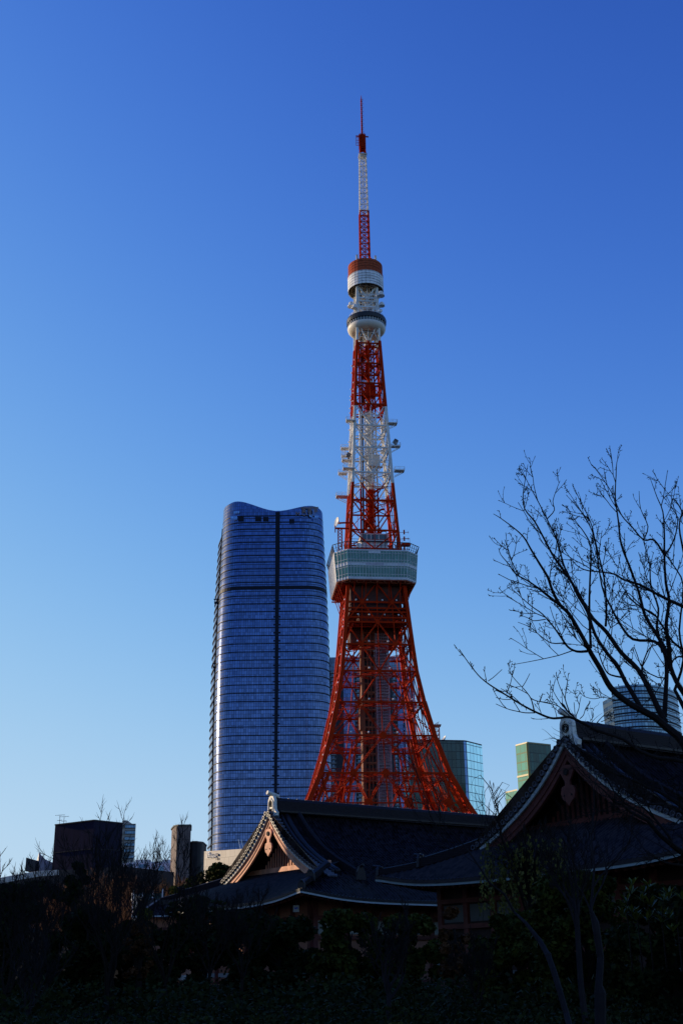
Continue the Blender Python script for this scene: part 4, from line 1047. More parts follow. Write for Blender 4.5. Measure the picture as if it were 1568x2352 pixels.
for k in range(9): p = q0+wv*k/8+NF*.07; mb.bar(p-UPZ*1, p+UPZ*(q1.z-q0.z), .06)
mb.build('frame', M_WHITE, wn_)
mb = MB()
for px in (520.5, 527): u = sp(px, 1951, -2.5); mb.bar((u.x+.25, u.y, u.z-.6), (u.x-.25, u.y, u.z+1.6), .12)
mb.build('stay_pole', M_WHITE, t)
M_SIGN = simple('white_sign_letter', (0.80, 0.78, 0.74), .5, .05, 1); M_SIGD = simple('dark_sign_letter', (0.05, 0.05, 0.10), .5, .1, 1)
RT = (pi/2, 0, ANG)
text('39', 'lettering', M_SIGN, sp(479.5, 1969.8, .12), 1.15, t, rot=RT, ext=.06, sx=.8)
text('メソニック', 'lettering', M_SIGN, sp(491, 1964.3, .12), .36, t, rot=RT, ext=.05)
text('MTBLDG.', 'lettering', M_SIGN, sp(491, 1969.8, .12), .44, t, rot=RT, ext=.05)
mb = MB(); q = sp(498.5, 1963.8, .1)
mb.poly_prism([q+E_*x+UPZ*z for x, z in ((-.1, -.12), (.5, -.2), (.55, .1), (.2, .22), (-.15, .1))], NF*.08)
for k in range(2): mb.obox(q+E_*-.15+UPZ*(-.5-.2*k), E_*.65, NF*.08, UPZ*.08)
mb.build('sign_mark', M_SIGD, t)
# white winged sculpture-like hall, dark wedge
VY = 235.0
t = thing('winged_white_building', at(90, 2000, VY), 'white building with a pointed wing-like roof and dark glass wedge at the far left', 'building')
pk = at(90, 1958.6, VY)
mb = MB(); mb.add([at(82.5, 1996, VY+3), at(89, 1999, VY), pk, at(85, 1976, VY+2)], [(0, 1, 2, 3)]); 
mb.poly_prism([at(82.5, 1999, VY+1), at(88.8, 1999, VY-.5), pk], (0, 1.5, 0)); mb.build('lit_fin', simple('sunlit_white_shell', (.72, .70, .64), .5, .05, .5), t)
mb = MB(); mb.poly_prism([at(89, 2001, VY), at(122, 2001, VY+4), at(121.5, 1981.5, VY+4), at(113, 1977.5, VY+3), at(103, 1973, VY+2), at(97, 1967.5, VY+1), pk], (0, .6, 0)); mb.build('wing_wall', simple('shaded_white_shell', (.85, .85, .9), .5, .1, .3), t)  # one white shell in two tints: cool for shade, warm on the sunlit fin
mb = MB(); mb.poly_prism([at(58.5, 2000.5, VY-2), at(80.5, 2000, VY-2), at(83, 1975.8, VY-2), at(60.6, 1969.5, VY-2)], (0, 4, 0)); mb.build('glass_wedge', simple('dark_wedge_glass', (.02, .03, .045), .2, .5, 1), t)
# long pale parapet of the hill road
mb = MB(); MP = simple('pale_parapet_concrete', (0.50, 0.46, 0.42), .7, .12, .2); MPG = simple('grey_retaining_concrete', (0.055, 0.040, 0.036), .8, .15, .2)
t = thing('retaining_wall', at(60, 2005, 200), 'long curving concrete retaining wall along the foot of the hilltop buildings', 'wall')
pts = [(-80, 2026, 170), (0, 2017, 178), (40, 2009, 184), (90, 2001, 190), (135, 1998, 196), (200, 1996, 200), (240, 1993, 204), (270, 1990, 206), (300, 1991.5, 206), (400, 2003, 204)]
for (p, q) in zip(pts, pts[1:]):
    a = at(*p); b = at(*q); mb.add([(a.x, a.y, 6), (b.x, b.y, 6), (b.x, b.y, b.z), (a.x, a.y, a.z), (a.x, a.y+1, a.z), (b.x, b.y+1, b.z)], [(0, 1, 2, 3), (3, 2, 5, 4)])
mb.build('wall', MPG, t)
mb = MB()
for (p, q) in zip(pts[:4], pts[1:5]):
    a = at(*p); b = at(*q); mb.bar(a+Vector((0, -.2, -.4)), b+Vector((0, -.2, -.4)), .25, .8)
mb.build('parapet', MP, t)

# ================================================================ TEMPLE HALLS
AL = radians(56); UD = Vector((sin(AL), cos(AL), 0)); VD = Vector((cos(AL), -sin(AL), 0)); UP = Vector((0, 0, 1))
def tiles(name, col, col2, rough=.38):
    m, t, b = nodes(name)
    tc = N(t, 'ShaderNodeTexCoord'); sp = N(t, 'ShaderNodeSeparateXYZ'); t.links.new(tc.outputs['UV'], sp.inputs[0])
    v = M(t, 'DIVIDE', sp.outputs[1], .30); fv = M(t, 'FRACT', v); fu = M(t, 'FRACT', M(t, 'DIVIDE', sp.outputs[0], .34))
    # courses lap like scales
    sc = M(t, 'FRACT', M(t, 'ADD', v, M(t, 'MULTIPLY', M(t, 'ABSOLUTE', M(t, 'SUBTRACT', fu, .5)), .9)))
    cb = N(t, 'ShaderNodeCombineXYZ'); t.links.new(M(t, 'FLOOR', M(t, 'DIVIDE', sp.outputs[0], .34)), cb.inputs[0]); t.links.new(M(t, 'FLOOR', v), cb.inputs[1])
    wn = N(t, 'ShaderNodeTexWhiteNoise'); t.links.new(cb.outputs[0], wn.inputs[0])
    nz = N(t, 'ShaderNodeTexNoise', Scale=.5, Detail=6.0); t.links.new(tc.outputs['UV'], nz.inputs['Vector'])
    c = mixc(t, wn.outputs[0], col, col2); c = mixc(t, M(t, 'MULTIPLY', nz.outputs[0], .5), c, tuple(x*.5 for x in col))
    t.links.new(c, b.inputs['Base Color'])
    t.links.new(M(t, 'ADD', rough-.08, M(t, 'MULTIPLY', wn.outputs[0], .2)), b.inputs['Roughness'])
    bp = N(t, 'ShaderNodeBump', Strength=1.0, Distance=.16); t.links.new(sc, bp.inputs['Height']); t.links.new(bp.outputs[0], b.inputs['Normal'])
    b.inputs['Specular IOR Level'].default_value = .12
    return m
M_TILE = tiles('glazed_grey_roof_tile', (0.006, 0.004, 0.005), (0.048, 0.033, 0.036))
M_TILE2 = simple('grey_ridge_tile', (0.020, 0.016, 0.020), .42, .3, 1.5, bump=.4, bscale=4)
def layered(name, col):
    m, t, b = nodes(name)
    tc = N(t, 'ShaderNodeTexCoord'); sp = N(t, 'ShaderNodeSeparateXYZ'); t.links.new(tc.outputs['Object'], sp.inputs[0])
    f = M(t, 'FRACT', M(t, 'DIVIDE', sp.outputs[2], .115)); nz = N(t, 'ShaderNodeTexNoise', Scale=3.0, Detail=6.0); t.links.new(tc.outputs['Object'], nz.inputs['Vector'])
    g = M(t, 'LESS_THAN', f, .28)
    c = mixc(t, g, mixc(t, nz.outputs[0], tuple(x*.7 for x in col), tuple(x*1.5 for x in col)), (0.008, 0.008, 0.012))
    t.links.new(c, b.inputs['Base Color']); b.inputs['Roughness'].default_value = .5; b.inputs['Specular IOR Level'].default_value = .08
    bp = N(t, 'ShaderNodeBump', Strength=.8, Distance=.05); t.links.new(f, bp.inputs['Height']); t.links.new(bp.outputs[0], b.inputs['Normal'])
    return m
M_LAY = layered('stacked_ridge_tiles', (0.022, 0.017, 0.021))
M_RED = simple('sunlit_vermilion_board', (0.62, 0.29, 0.18), .6, .3, 1.2, bump=.2, bscale=8)  # vermilion made paler, the sunlit gable's light put into the colour
M_REDD = simple('dark_vermilion_timber', (0.11, 0.030, 0.024), .6, .3, 1.0)  # darker copy of the vermilion; the shaded gable takes it
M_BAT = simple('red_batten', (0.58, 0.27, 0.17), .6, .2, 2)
M_VOID = simple('dark_gable_boarding', (0.012, 0.008, 0.008), .8, .2, 1)
M_EDGE = simple('white_verge_edge', (0.40, 0.42, 0.42), .5, .1, 1)
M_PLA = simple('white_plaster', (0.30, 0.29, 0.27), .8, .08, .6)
M_PLAD = simple('shaded_plaster', (0.09, 0.088, 0.085), .8, .1, .6)  # plaster colour darkened for the shade under the nearer hall's eave
M_ONI = simple('pale_grey_oni_tile', (0.58, 0.56, 0.50), .5, .25, 2.5, bump=.3, bscale=6)
M_WOODD = simple('dark_brown_timber', (0.035, 0.018, 0.014), .7, .3, 1)
def hall(label, ax, ay, zA, ca, cb_, W, Vg, Uh, Lr, red, name='temple_hall'):
    CC = .00138
    t = thing(name, (ax, ay, 0), label, 'temple hall')
    O = Vector((ax, ay, 0))
    def P(u, v, z): return O+UD*u+VD*v+UP*z
    tv = [0, .5, 1, 2, 3, 4, 5, 6, 7, 8, 10, 12, W]; td = [0, .62, 1.15, 2.02, 2.80, 3.48, 4.08, 4.60, 5.04, 5.44, 6.2, None, ca]
    td[11] = td[10]+(ca-td[10])*(2/(W-10)); pc = np.polyfit(tv, [x*cb_ if i < 11 else x for i, x in enumerate(td)], 5); dpc = np.polyder(pc)
    def zr(v): v = abs(v); return zA-float(np.polyval(pc, v))+float(pc[-1])
    def dz(v): return float(np.polyval(dpc, abs(v)))
    ze = zr(W)
    def up(u, v):        # corners of the eaves curl up
        dx = max(0, (u+Uh)); dy = max(0, W-abs(v)); d = max(0, W-abs(v)); e = max(0., u+Uh)
        return .75*exp(-((e+d)/3.6)**1.3)
    pitch = .34; ov = .95
    # main slopes
    for sgn in (1, -1):
        mb = MB(); uvs = []; cols = []
        nc = int((Lr+Uh)/pitch*4); rows = 15
        for i in range(nc+1):
            u = -Uh+(Lr+Uh)*i/nc
            v0 = 0.0 if u >= -ov else Vg+(-u-ov*0)*(W-Vg)/Uh
            if u < -ov: v0 = max(v0, Vg+.02)
            ph = (u/pitch) % 1; bump = .10*max(0, cos(2*pi*ph))
            s = 0; pv = None
            for j in range(rows+1):
                v = v0+(W-v0)*j/rows; z = zr(v)+.25+up(u, v)+bump
                p = P(u, sgn*v, z)
                if pv is None: s = sqrt(v0*v0+(zA-zr(v0))**2)
                else: s += (p-pv).length
                pv = p; mb.v.append(tuple(p)); uvs.append((u, s))
        for i in range(nc):
            for j in range(rows):
                a, b, c, d = i*(rows+1)+j, i*(rows+1)+j+1, (i+1)*(rows+1)+j+1, (i+1)*(rows+1)+j
                mb.f.append((a, b, c, d) if sgn > 0 else (d, c, b, a))
        mb.build('roof_slope', M_TILE, t, uvs=uvs)
    # hip slope below the gable
    mb = MB(); uvs = []; nc = int(2*W/pitch*4); rows = 10; s0 = -1.6
    for i in range(nc+1):
        v = -W+2*W*i/nc; ph = (v/pitch) % 1; bump = .10*max(0, cos(2*pi*ph))
        ss = s0 if abs(v) <= Vg else (abs(v)-Vg)/(W-Vg)*Uh
        for j in range(rows+1):
            s = ss+(Uh-ss)*j/rows
            vv = Vg+max(s, 0)*(W-Vg)/Uh; z = (zr(vv) if s >= 0 else zr(Vg)-s*dz(Vg)*(W-Vg)/Uh)+.25+up(-s, v)+bump
            mb.v.append(tuple(P(-s, v, z))); uvs.append((v, s*1.15))
    for i in range(nc):
        for j in range(rows):
            a = i*(rows+1)+j; mb.f.append((a, a+rows+1, a+rows+2, a+1))
    mb.build('hip_slope', M_TILE, t, uvs=uvs)
    # eave edges: white fascia and dark soffit, all round
    mb = MB(); sf = MB(); ec = MB()
    loop = []
    n = 40
    for k in range(n+1): v = -W+2*W*k/n; loop.append((-Uh, v))
    for k in range(1, n+1): loop.append((-Uh+(Lr+Uh)*k/n, W))
    loop2 = [(u, -v) for u, v in reversed(loop[n:])]+loop
    lp = [(q, P(q[0], q[1], ze+up(q[0], q[1])+.02)) for q in loop2]
    for (q0, a), (q1, b) in zip(lp, lp[1:]):
        if (a-b).length < .01: continue
        mb.bar(a, b, .16, .15); ec.bar(a+UP*.16, b+UP*.16, .2, .2)
        def inn(q): return P(q[0]+3.4 if q[0] < -Uh+3.4 else q[0], max(-W+3.4, min(W-3.4, q[1])), ze+1.0)
        sf.add([a-UP*.07, b-UP*.07, inn(q1), inn(q0)], [(0, 1, 2, 3)])
    mb.build('eave_fascia', M_EDGE if red is M_RED else M_EDGE2, t); ec.build('eave_tiles', M_TILE2, t); sf.build('soffit', M_WOODD, t)
    # round end caps at the eaves
    mb = MB()
    for k in range(int(2*W/pitch)):
        v = -W+(k+.5)*pitch; a = P(-Uh-.02, v, ze+up(-Uh, v)+.27); mb.tube([a-UD*.06, a+UD*.3], .1, 6)
    for k in range(int((Lr+Uh)/pitch)):
        u = -Uh+(k+.5)*pitch; a = P(u, W+.02, ze+up(u, W)+.27); mb.tube([a+VD*.06, a-VD*.3], .1, 6)
    mb.build('eave_caps', M_TILE2, t)
    # rafters
    mb = MB()
    for k in range(int((Lr+Uh)/.6)):
        u = -Uh+.3+k*.6; mb.bar(P(u, W-.25, ze+up(u, W)-.12), P(u, W-3.2, ze+.75), .14, .16)
    for k in range(int(2*W/.6)):
        v = -W+.3+k*.6; mb.bar(P(-Uh+.25, v, ze+up(-Uh, v)-.12), P(-Uh+3.0, v, ze+.75), .14, .16)
    mb.build('rafters', M_REDD, t)
    # bargeboards and verge
    prof = [(v, zr(v)) for v in np.linspace(0, Vg+.5, 16)]
    for sgn in (-1, 1):
        bb, we, cap, vr, rl = MB(), MB(), MB(), MB(), MB()
        rows = []
        for q, (v, z) in enumerate(prof):
            h = .95-.25*q/15; k = .12
            rows.append([P(-.72, sgn*v, z-.12), P(-.72, sgn*v, z-.12-h), P(-.52, sgn*v, z-.12-h), P(-.52, sgn*v, z-.12)])
        nrw = len(rows)
        for r in rows: bb.v += [tuple(x) for x in r]
        for i in range(nrw-1):
            for j in range(4): a = i*4+j; b = i*4+(j+1) % 4; bb.f.append((a, b, b+4, a+4))
        bb.f.append((0, 1, 2, 3)); bb.f.append(tuple((nrw-1)*4+j for j in (3, 2, 1, 0)))
        m2 = MB()
        for i in range(nrw-1):
            a, b = prof[i], prof[i+1]
            we.bar(P(-.83, sgn*a[0], a[1]-.02), P(-.83, sgn*b[0], b[1]-.02), .12, .2, up=UP)
            m2.bar(P(-.76, sgn*a[0], a[1]-.68+.16*i/15), P(-.76, sgn*b[0], b[1]-.68+.16*(i+1)/15), .06, .07, up=UP)
        o = bb.build('bargeboard', red, t); m2.build('moulding', red, o)
        we.build('verge_edge', M_EDGE, t)
        # verge tiles: short round tiles across the verge with open ends
        d = 0.0; v = .25
        while v < Vg+2.0:
            z = zr(v)+.30+(up(-1, v) if v > Vg else 0); a = P(-1.05, sgn*v, z); b = P(-.1, sgn*v, z+.02)
            cap.tube([a, b], [.155, .155], 8, cap=False)
            cap.tube([b, a+UD*.05, a+UD*.12], [.1, .1, .01], 8, cap=False)
            # end ring
            nn = 10; ax1 = VD; base = len(cap.v)
            for k in range(nn):
                tt = 2*pi*k/nn
                for r_ in (.175, .12): cap.v.append(tuple(a-UD*.03+(VD*cos(tt)+UP*sin(tt))*r_))
            for k in range(nn): k2 = (k+1) % nn; cap.f.append((base+2*k, base+2*k+1, base+2*k2+1, base+2*k2))
            vr.tube([a+UD*.13, a+UD*.14], .12, 8)
            sl = sqrt(1+dz(v)**2); v += .46/sl
        cap.build('verge_tiles', M_ONI if False else M_TILE3, t)
        # two big rolls running down behind the verge tiles, then the descending ridge
        for uu, r in ((.18, .16), (.72, .24)):
            rl.tube([P(uu, sgn*v, zr(v)+.42) for v in np.linspace(.5, Vg+1.0, 18)], r, 8)
        rl.build('verge_roll', M_TILE2, t, smooth=True)
        dr = MB(); Dv = np.linspace(.6, Vg+2.2, 18); sec = []
        for v in Dv: z = zr(v)+.3; sec.append([P(1.75, sgn*v, z), P(1.80, sgn*v, z+.62), P(2.0, sgn*v, z+.74), P(2.2, sgn*v, z+.62), P(2.25, sgn*v, z)])
        dr.grid(sec if sgn > 0 else [list(reversed(x)) for x in sec]); dr.add(sec[-1], [(0, 1, 2, 3, 4)])
        ve = Vg+2.2; z = zr(ve)+.3; a = P(1.55, sgn*(ve+.02), z)
        dr.build('descending_ridge', M_LAY, t)
        dr = MB(); dr.poly_prism([P(1.5, sgn*ve, z-.1), P(2.5, sgn*ve, z-.1), P(2.4, sgn*ve, z+.55), P(2.15, sgn*ve, z+.95), P(1.85, sgn*ve, z+.95), P(1.6, sgn*ve, z+.55)], VD*sgn*.22)
        dr.tube([P(2, sgn*(ve-.3), z+.85), P(2, sgn*(ve+.55), z+1.1)], .12, 8); dr.build('ridge_end_tile', M_TILE2, t)
        # hip ridge in two stages down to the corner
        for s_a, s_b, hh, ww in ((-.05, .62, .62, .26), (.55, .97, .42, .2)):
            sec = []; pp = []
            for s in np.linspace(s_a, s_b, 9):
                vv = Vg+max(s, 0)*(W-Vg); u = -s*Uh; c = P(u, sgn*vv, zr(vv)+.25+up(u, vv)); sd = (UD*(W-Vg)+VD*sgn*Uh).normalized(); pp.append(c)
                sec.append([c-sd*ww, c-sd*ww*.9+UP*hh*.85, c+UP*hh, c+sd*ww*.9+UP*hh*.85, c+sd*ww])
            hr = MB(); hr.grid(sec if sgn < 0 else [list(reversed(x)) for x in sec]); e = (pp[-1]-pp[-2]).normalized()
            hr.add(sec[-1], [(0, 1, 2, 3, 4)]); hr.build('hip_ridge', M_LAY, t)
            c = pp[-1]; hr = MB(); hr.poly_prism([c-sd*ww*1.5, c+sd*ww*1.5, c+sd*ww*1.3+UP*hh*.9, c+sd*ww*.5+UP*hh*1.4, c-sd*ww*.5+UP*hh*1.4, c-sd*ww*1.3+UP*hh*.9], e*.18)
            hr.tube([c+UP*hh*1.1-e*.2, c+UP*(hh*1.1+.2)+e*.45], .09, 8); hr.build('ridge_end_tile', M_TILE2, t)
    # main ridge
    rb = zA+.05; rt = zA+1.28; sec = []
    for u in (-.35, Lr/2, Lr):
        sag = -.12*sin(pi*max(0, u)/Lr)
        sec.append([P(u, .62, rb+sag), P(u, .5, rb+.45+sag), P(u, .36, rt-.15+sag), P(u, .18, rt+sag), P(u, -.18, rt+sag), P(u, -.36, rt-.15+sag), P(u, -.5, rb+.45+sag), P(u, -.62, rb+sag)])
    mb = MB(); mb.grid([list(reversed(x)) for x in sec]); mb.add(sec[0], [tuple(range(8))]); mb.build('main_ridge', M_LAY, t)
    mb = MB(); mb.tube([P(-.4, 0, rt+.02), P(Lr/2, 0, rt-.1), P(Lr, 0, rt+.02)], .13, 8)
    for k in range(int(Lr/.9)): a = P(.3+k*.9, 0, rt+.02-.12*sin(pi*(.3+k*.9)/Lr)); mb.tube([a, a+UD*.12], .16, 8)
    for s in (1, -1): mb.bar(P(0, s*.66, rb+.12), P(Lr, s*.66, rb+.12), .12, .14)
    mb.build('ridge_cap', M_TILE2, t)
    # oni end tile
    pts = [(-.62, -.35), (-.95, -.3), (-1.0, 0), (-.75, .12), (-.62, .35), (-.56, 1.1), (-.38, 1.42), (0, 1.55), (.38, 1.42), (.56, 1.1), (.62, .35), (.75, .12), (1.0, 0), (.95, -.3), (.62, -.35)]
    mb = MB(); mb.poly_prism([P(-.6, v*.92, rb+z) for v, z in pts], UD*.3)
    inner = [(-.4, .1), (-.36, .95), (0, 1.3), (.36, .95), (.4, .1)]
    for a, b in zip(inner, inner[1:]): mb.bar(P(-.63, a[0], rb+a[1]), P(-.63, b[0], rb+b[1]), .09, .09)
    oni = mb.build('oni_tile', M_ONI, t)
    mb = MB()
    nn = 14
    for r in (.24, .13):
        for k in range(nn): t0, t1 = 2*pi*k/nn, 2*pi*(k+1)/nn; mb.bar(P(-.65, r*cos(t0), rb+.78+r*sin(t0)), P(-.65, r*cos(t1), rb+.78+r*sin(t1)), .05, .05)
    for k in (-1, 0, 1): mb.bar(P(-.64, k*.16, rb+.12), P(-.64, k*.24, rb+.36), .05); mb.bar(P(-.64, k*.16, rb+.12), P(-.64, k*.1-.05, rb+.3), .05)
    mb.build('crest', M_VOID, oni)
    mb = MB(); mb.tube([P(.2, 0, rt+.25), P(-1.0, 0, rt+.55)], .19, 10); mb.build('bird_perch_tile', M_ONI, oni)
    mb = MB(); mb.bar(P(.25, 0, rt), P(.25, 0, rt+1.2), .035); mb.build('lightning_rod', M_RAIL, t)
    # gable wall, battens, beam, pendant
    gu = 1.15; mb = MB(); pl = [P(gu, v, zr(v)-.1) for v in np.linspace(-Vg, Vg, 21)]
    mb.poly_prism([P(gu, -Vg, zr(Vg)-1)]+pl+[P(gu, Vg, zr(Vg)-1)], UD*.1); mb.build('gable_wall', M_VOID, t)
    zb = zr(Vg)+.95
    mb = MB(); v = -Vg+1.2
    while v < Vg-1.1:
        zt_ = zr(v)-.75
        if zt_ > zb+.3: mb.obox(P(gu-.10, v, zb), VD*.20, UD*.05, UP*(zt_-zb))
        v += .43
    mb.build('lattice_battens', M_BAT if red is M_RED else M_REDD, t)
    mb = MB(); mb.obox(P(gu-.3, -Vg+.7, zb-.5), VD*(2*Vg-1.4), UD*.25, UP*.62); mb.build('gable_beam', red, t)
    mb = MB(); mb.obox(P(gu-.42, -Vg+.9, zb-.62), VD*(2*Vg-1.8), UD*.3, UP*.12); mb.build('gable_sill', simple('pale_timber_sill', (.5, .42, .25), .6, .2, 1) if red is M_RED else M_EDGE2, t)
    sil = [(0, 0), (-.42, -.05), (-.58, -.4), (-.40, -.72), (-.22, -.95), (-.22, -1.2), (-.5, -1.28), (-.62, -1.62), (-.5, -2.0), (-.25, -2.15), (0, -2.42), (.25, -2.15), (.5, -2.0), (.62, -1.62), (.5, -1.28), (.22, -1.2), (.22, -.95), (.40, -.72), (.58, -.4), (.42, -.05)]
    z0 = zA-1.35; mb = MB(); mb.poly_prism([P(-.86, v*.95, z0+z*.98) for v, z in sil], UD*.14); pd = mb.build('gable_pendant', red, t)
    mb = MB(); mb.tube([P(-.95, 0, z0-.42), P(-.8, 0, z0-.42)], .2, 6); 
    for k in (-1, 1): mb.tube([P(-.89, k*.3, z0-1.75), P(-.85, k*.3, z0-1.75)], .06, 6)
    mb.build('boss', M_VOID, pd)
    # body under the roof
    bu0, bu1, bv = -Uh+2.9, Lr-1, W-3.0; hz = ze+.9
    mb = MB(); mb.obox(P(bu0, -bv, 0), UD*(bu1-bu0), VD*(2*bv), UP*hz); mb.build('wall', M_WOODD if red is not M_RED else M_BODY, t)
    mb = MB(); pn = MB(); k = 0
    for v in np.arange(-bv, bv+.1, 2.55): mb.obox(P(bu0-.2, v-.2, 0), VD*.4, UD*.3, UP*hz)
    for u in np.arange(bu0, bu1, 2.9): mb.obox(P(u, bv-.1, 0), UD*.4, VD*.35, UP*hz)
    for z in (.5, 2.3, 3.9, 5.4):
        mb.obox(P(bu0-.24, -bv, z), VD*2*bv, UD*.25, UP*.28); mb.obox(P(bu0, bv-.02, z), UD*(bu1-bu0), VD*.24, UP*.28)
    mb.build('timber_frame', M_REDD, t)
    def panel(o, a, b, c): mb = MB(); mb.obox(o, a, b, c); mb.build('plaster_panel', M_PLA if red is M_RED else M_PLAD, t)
    panel(P(bu0-.06, -bv, 1.15), VD*2*bv, UD*.05, UP*.34)
    for v in np.arange(-bv, bv-1, 2.55): panel(P(bu0-.06, v+.3, 4.3), VD*1.95, UD*.05, UP*1.0)
    for i, u in enumerate(np.arange(bu0, bu1-3, 2.9)):
        panel(P(u+.5, bv+.01, 4.3), UD*2.2, VD*.05, UP*1.0)
        if i % 2 == 0: panel(P(u+.5, bv+.01, .9), UD*2.2, VD*.05, UP*1.2)
    # surrounding stone plinth and gallery rail
    mb = MB(); mb.obox(P(bu0-2, -bv-2, 0), UD*(bu1-bu0+2), VD*(2*bv+4), UP*.6); mb.build('plinth', simple('granite_plinth', (.05, .048, .045), .8, .2, 1), t)
    return t, P, zr, ze, up
M_TILE3 = simple('verge_tile_rim', (0.085, 0.082, 0.10), .38, .3, 2)
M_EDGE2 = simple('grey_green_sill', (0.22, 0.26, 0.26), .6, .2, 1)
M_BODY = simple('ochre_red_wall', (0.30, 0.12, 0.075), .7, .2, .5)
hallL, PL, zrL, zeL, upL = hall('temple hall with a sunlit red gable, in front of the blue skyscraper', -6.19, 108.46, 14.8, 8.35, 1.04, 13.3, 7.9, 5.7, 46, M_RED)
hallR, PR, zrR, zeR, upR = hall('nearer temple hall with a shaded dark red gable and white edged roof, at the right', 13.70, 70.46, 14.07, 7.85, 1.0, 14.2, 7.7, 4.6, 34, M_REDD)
# lower canopy roof between the halls and notice plate
t = thing('corridor_roof', PL(24, 16, 0), 'low tiled corridor roof in the shade between the two temple halls', 'roofed corridor')
mb = MB(); uvs = []
for i in range(121):
    u = 14+18*i/120; b = .09*max(0, cos(2*pi*u/.34))
    for j in range(5): v = 14.2+2.6*j/4; mb.v.append(tuple(PL(u, v, 5.6-.42*(v-14.2)+b))); uvs.append((u, v))
for i in range(120):
    for j in range(4): a = i*5+j; mb.f.append((a, a+1, a+6, a+5))
mb.build('roof', M_TILE, t, uvs=uvs)
mb = MB(); mb.bar(PL(14, 16.8, 4.42), PL(32, 16.8, 4.42), .14, .14); mb.build('fascia', M_EDGE2, t)
mb = MB()
for k in range(7): mb.bar(PL(14.4+k*2.9, 16.4, 0), PL(14.4+k*2.9, 16.4, 4.5), .22)
mb.obox(PL(14, 14.3, 0), UD*18, VD*.2, UP*4.9); mb.build('post', M_WOODD, t)
a = at(680, 2087, 97.0)
t = thing('notice_plate', a, 'small white square plate hanging under the eave corner of the sunlit-gable hall', 'sign')
mb = MB(); mb.box(a, (.46, .05, .5)); pl = mb.build('plate', M_PLA, t)
mb = MB(); mb.poly_prism([a+Vector((x, -.04, z)) for x, z in ((-.14, -.02), (-.1, .12), (0, .05), (.1, .14), (.15, 0), (.05, .0), (-.04, -.04))], (0, .02, 0)); mb.build('emblem', simple('blue_emblem', (.03, .05, .35), .5, .1, 1), pl)
mb = MB(); mb.bar(a+Vector((0, 0, .2)), a+Vector((0, 0, 1.2)), .05); mb.build('hanger', M_RAIL, t)

# ================================================================ GROUND
def hgt(x, y):
    s = min(max((y-128)/60, 0), 1); s = s*s*(3-2*s)
    r = min(max((y-240)/110, 0), 1)
    side = 1/(1+exp(max(-30, min(30, (x-15)/12)))) if y < 260 else 1
    return s*10.0*(side if y < 200 else 1)+r*3.4
ys = sorted(set(list(np.linspace(-60, 130, 24))+list(np.linspace(130, 360, 40))+[500, 800, 1500, 3000, 6000, 9000, -300, -1500, -6000]))
xsn = sorted(set(list(np.linspace(-120, 160, 57))+[-9000, -4000, -1500, -600, -300, -180, 240, 400, 800, 1800, 5000, 9000]))
mb = MB(); mb.grid([[(x, y, hgt(x, y)) for x in xsn] for y in ys])
g = mb.build('ground', simple('dark_soil_ground', (0.010, 0.009, 0.006), .95, .5, .3, spec=.05, bump=.3, bscale=2), None, smooth=True); tag(g, kind='structure')
# unseen tall block, added to cast the shade over the temple grounds
t = thing('shade_block', (-60, 90, 0), 'unseen tall grey block added left of the temple grounds to shade them', 'office building')
S2 = Vector((S.x, S.y, 0)).normalized(); N2 = Vector((-S2.y, S2.x, 0)); N2 = N2 if N2.y > 0 else -N2
w0, w1, d0 = -60, 84.5, 95
cs = [N2*w0+S2*d0, N2*w1+S2*d0, N2*w1+S2*(d0+18), N2*w0+S2*(d0+18)]
mo = facade('shade_block_wall', (0.10, 0.12, 0.15), (0.30, 0.29, 0.28), 3.0, 3.6, 1.2, 1.9, metal=.3, rough=.2, jitter=.3)
mb, uvs, _ = skin([(c.x, c.y) for c in cs], 0, 44); mb.add([(c.x, c.y, 44) for c in cs], [(0, 1, 2, 3)]); uvs += [(0, 0)]*4; mb.build('wall', mo, t, uvs=uvs)
t = thing('low_shade_block', (-55, 120, 0), 'unseen lower grey block added to shade the lower wall of the farther hall', 'office building')  # second unseen block, added to keep the hall's lower end wall in shade
cs = [N2*84.7+S2*d0, N2*94.5+S2*d0, N2*94.5+S2*(d0+18), N2*84.7+S2*(d0+18)]
mb, uvs, _ = skin([(c.x, c.y) for c in cs], 0, 28.3); mb.add([(c.x, c.y, 28.3) for c in cs], [(0, 1, 2, 3)]); uvs += [(0, 0)]*4; mb.build('wall', mo, t, uvs=uvs)

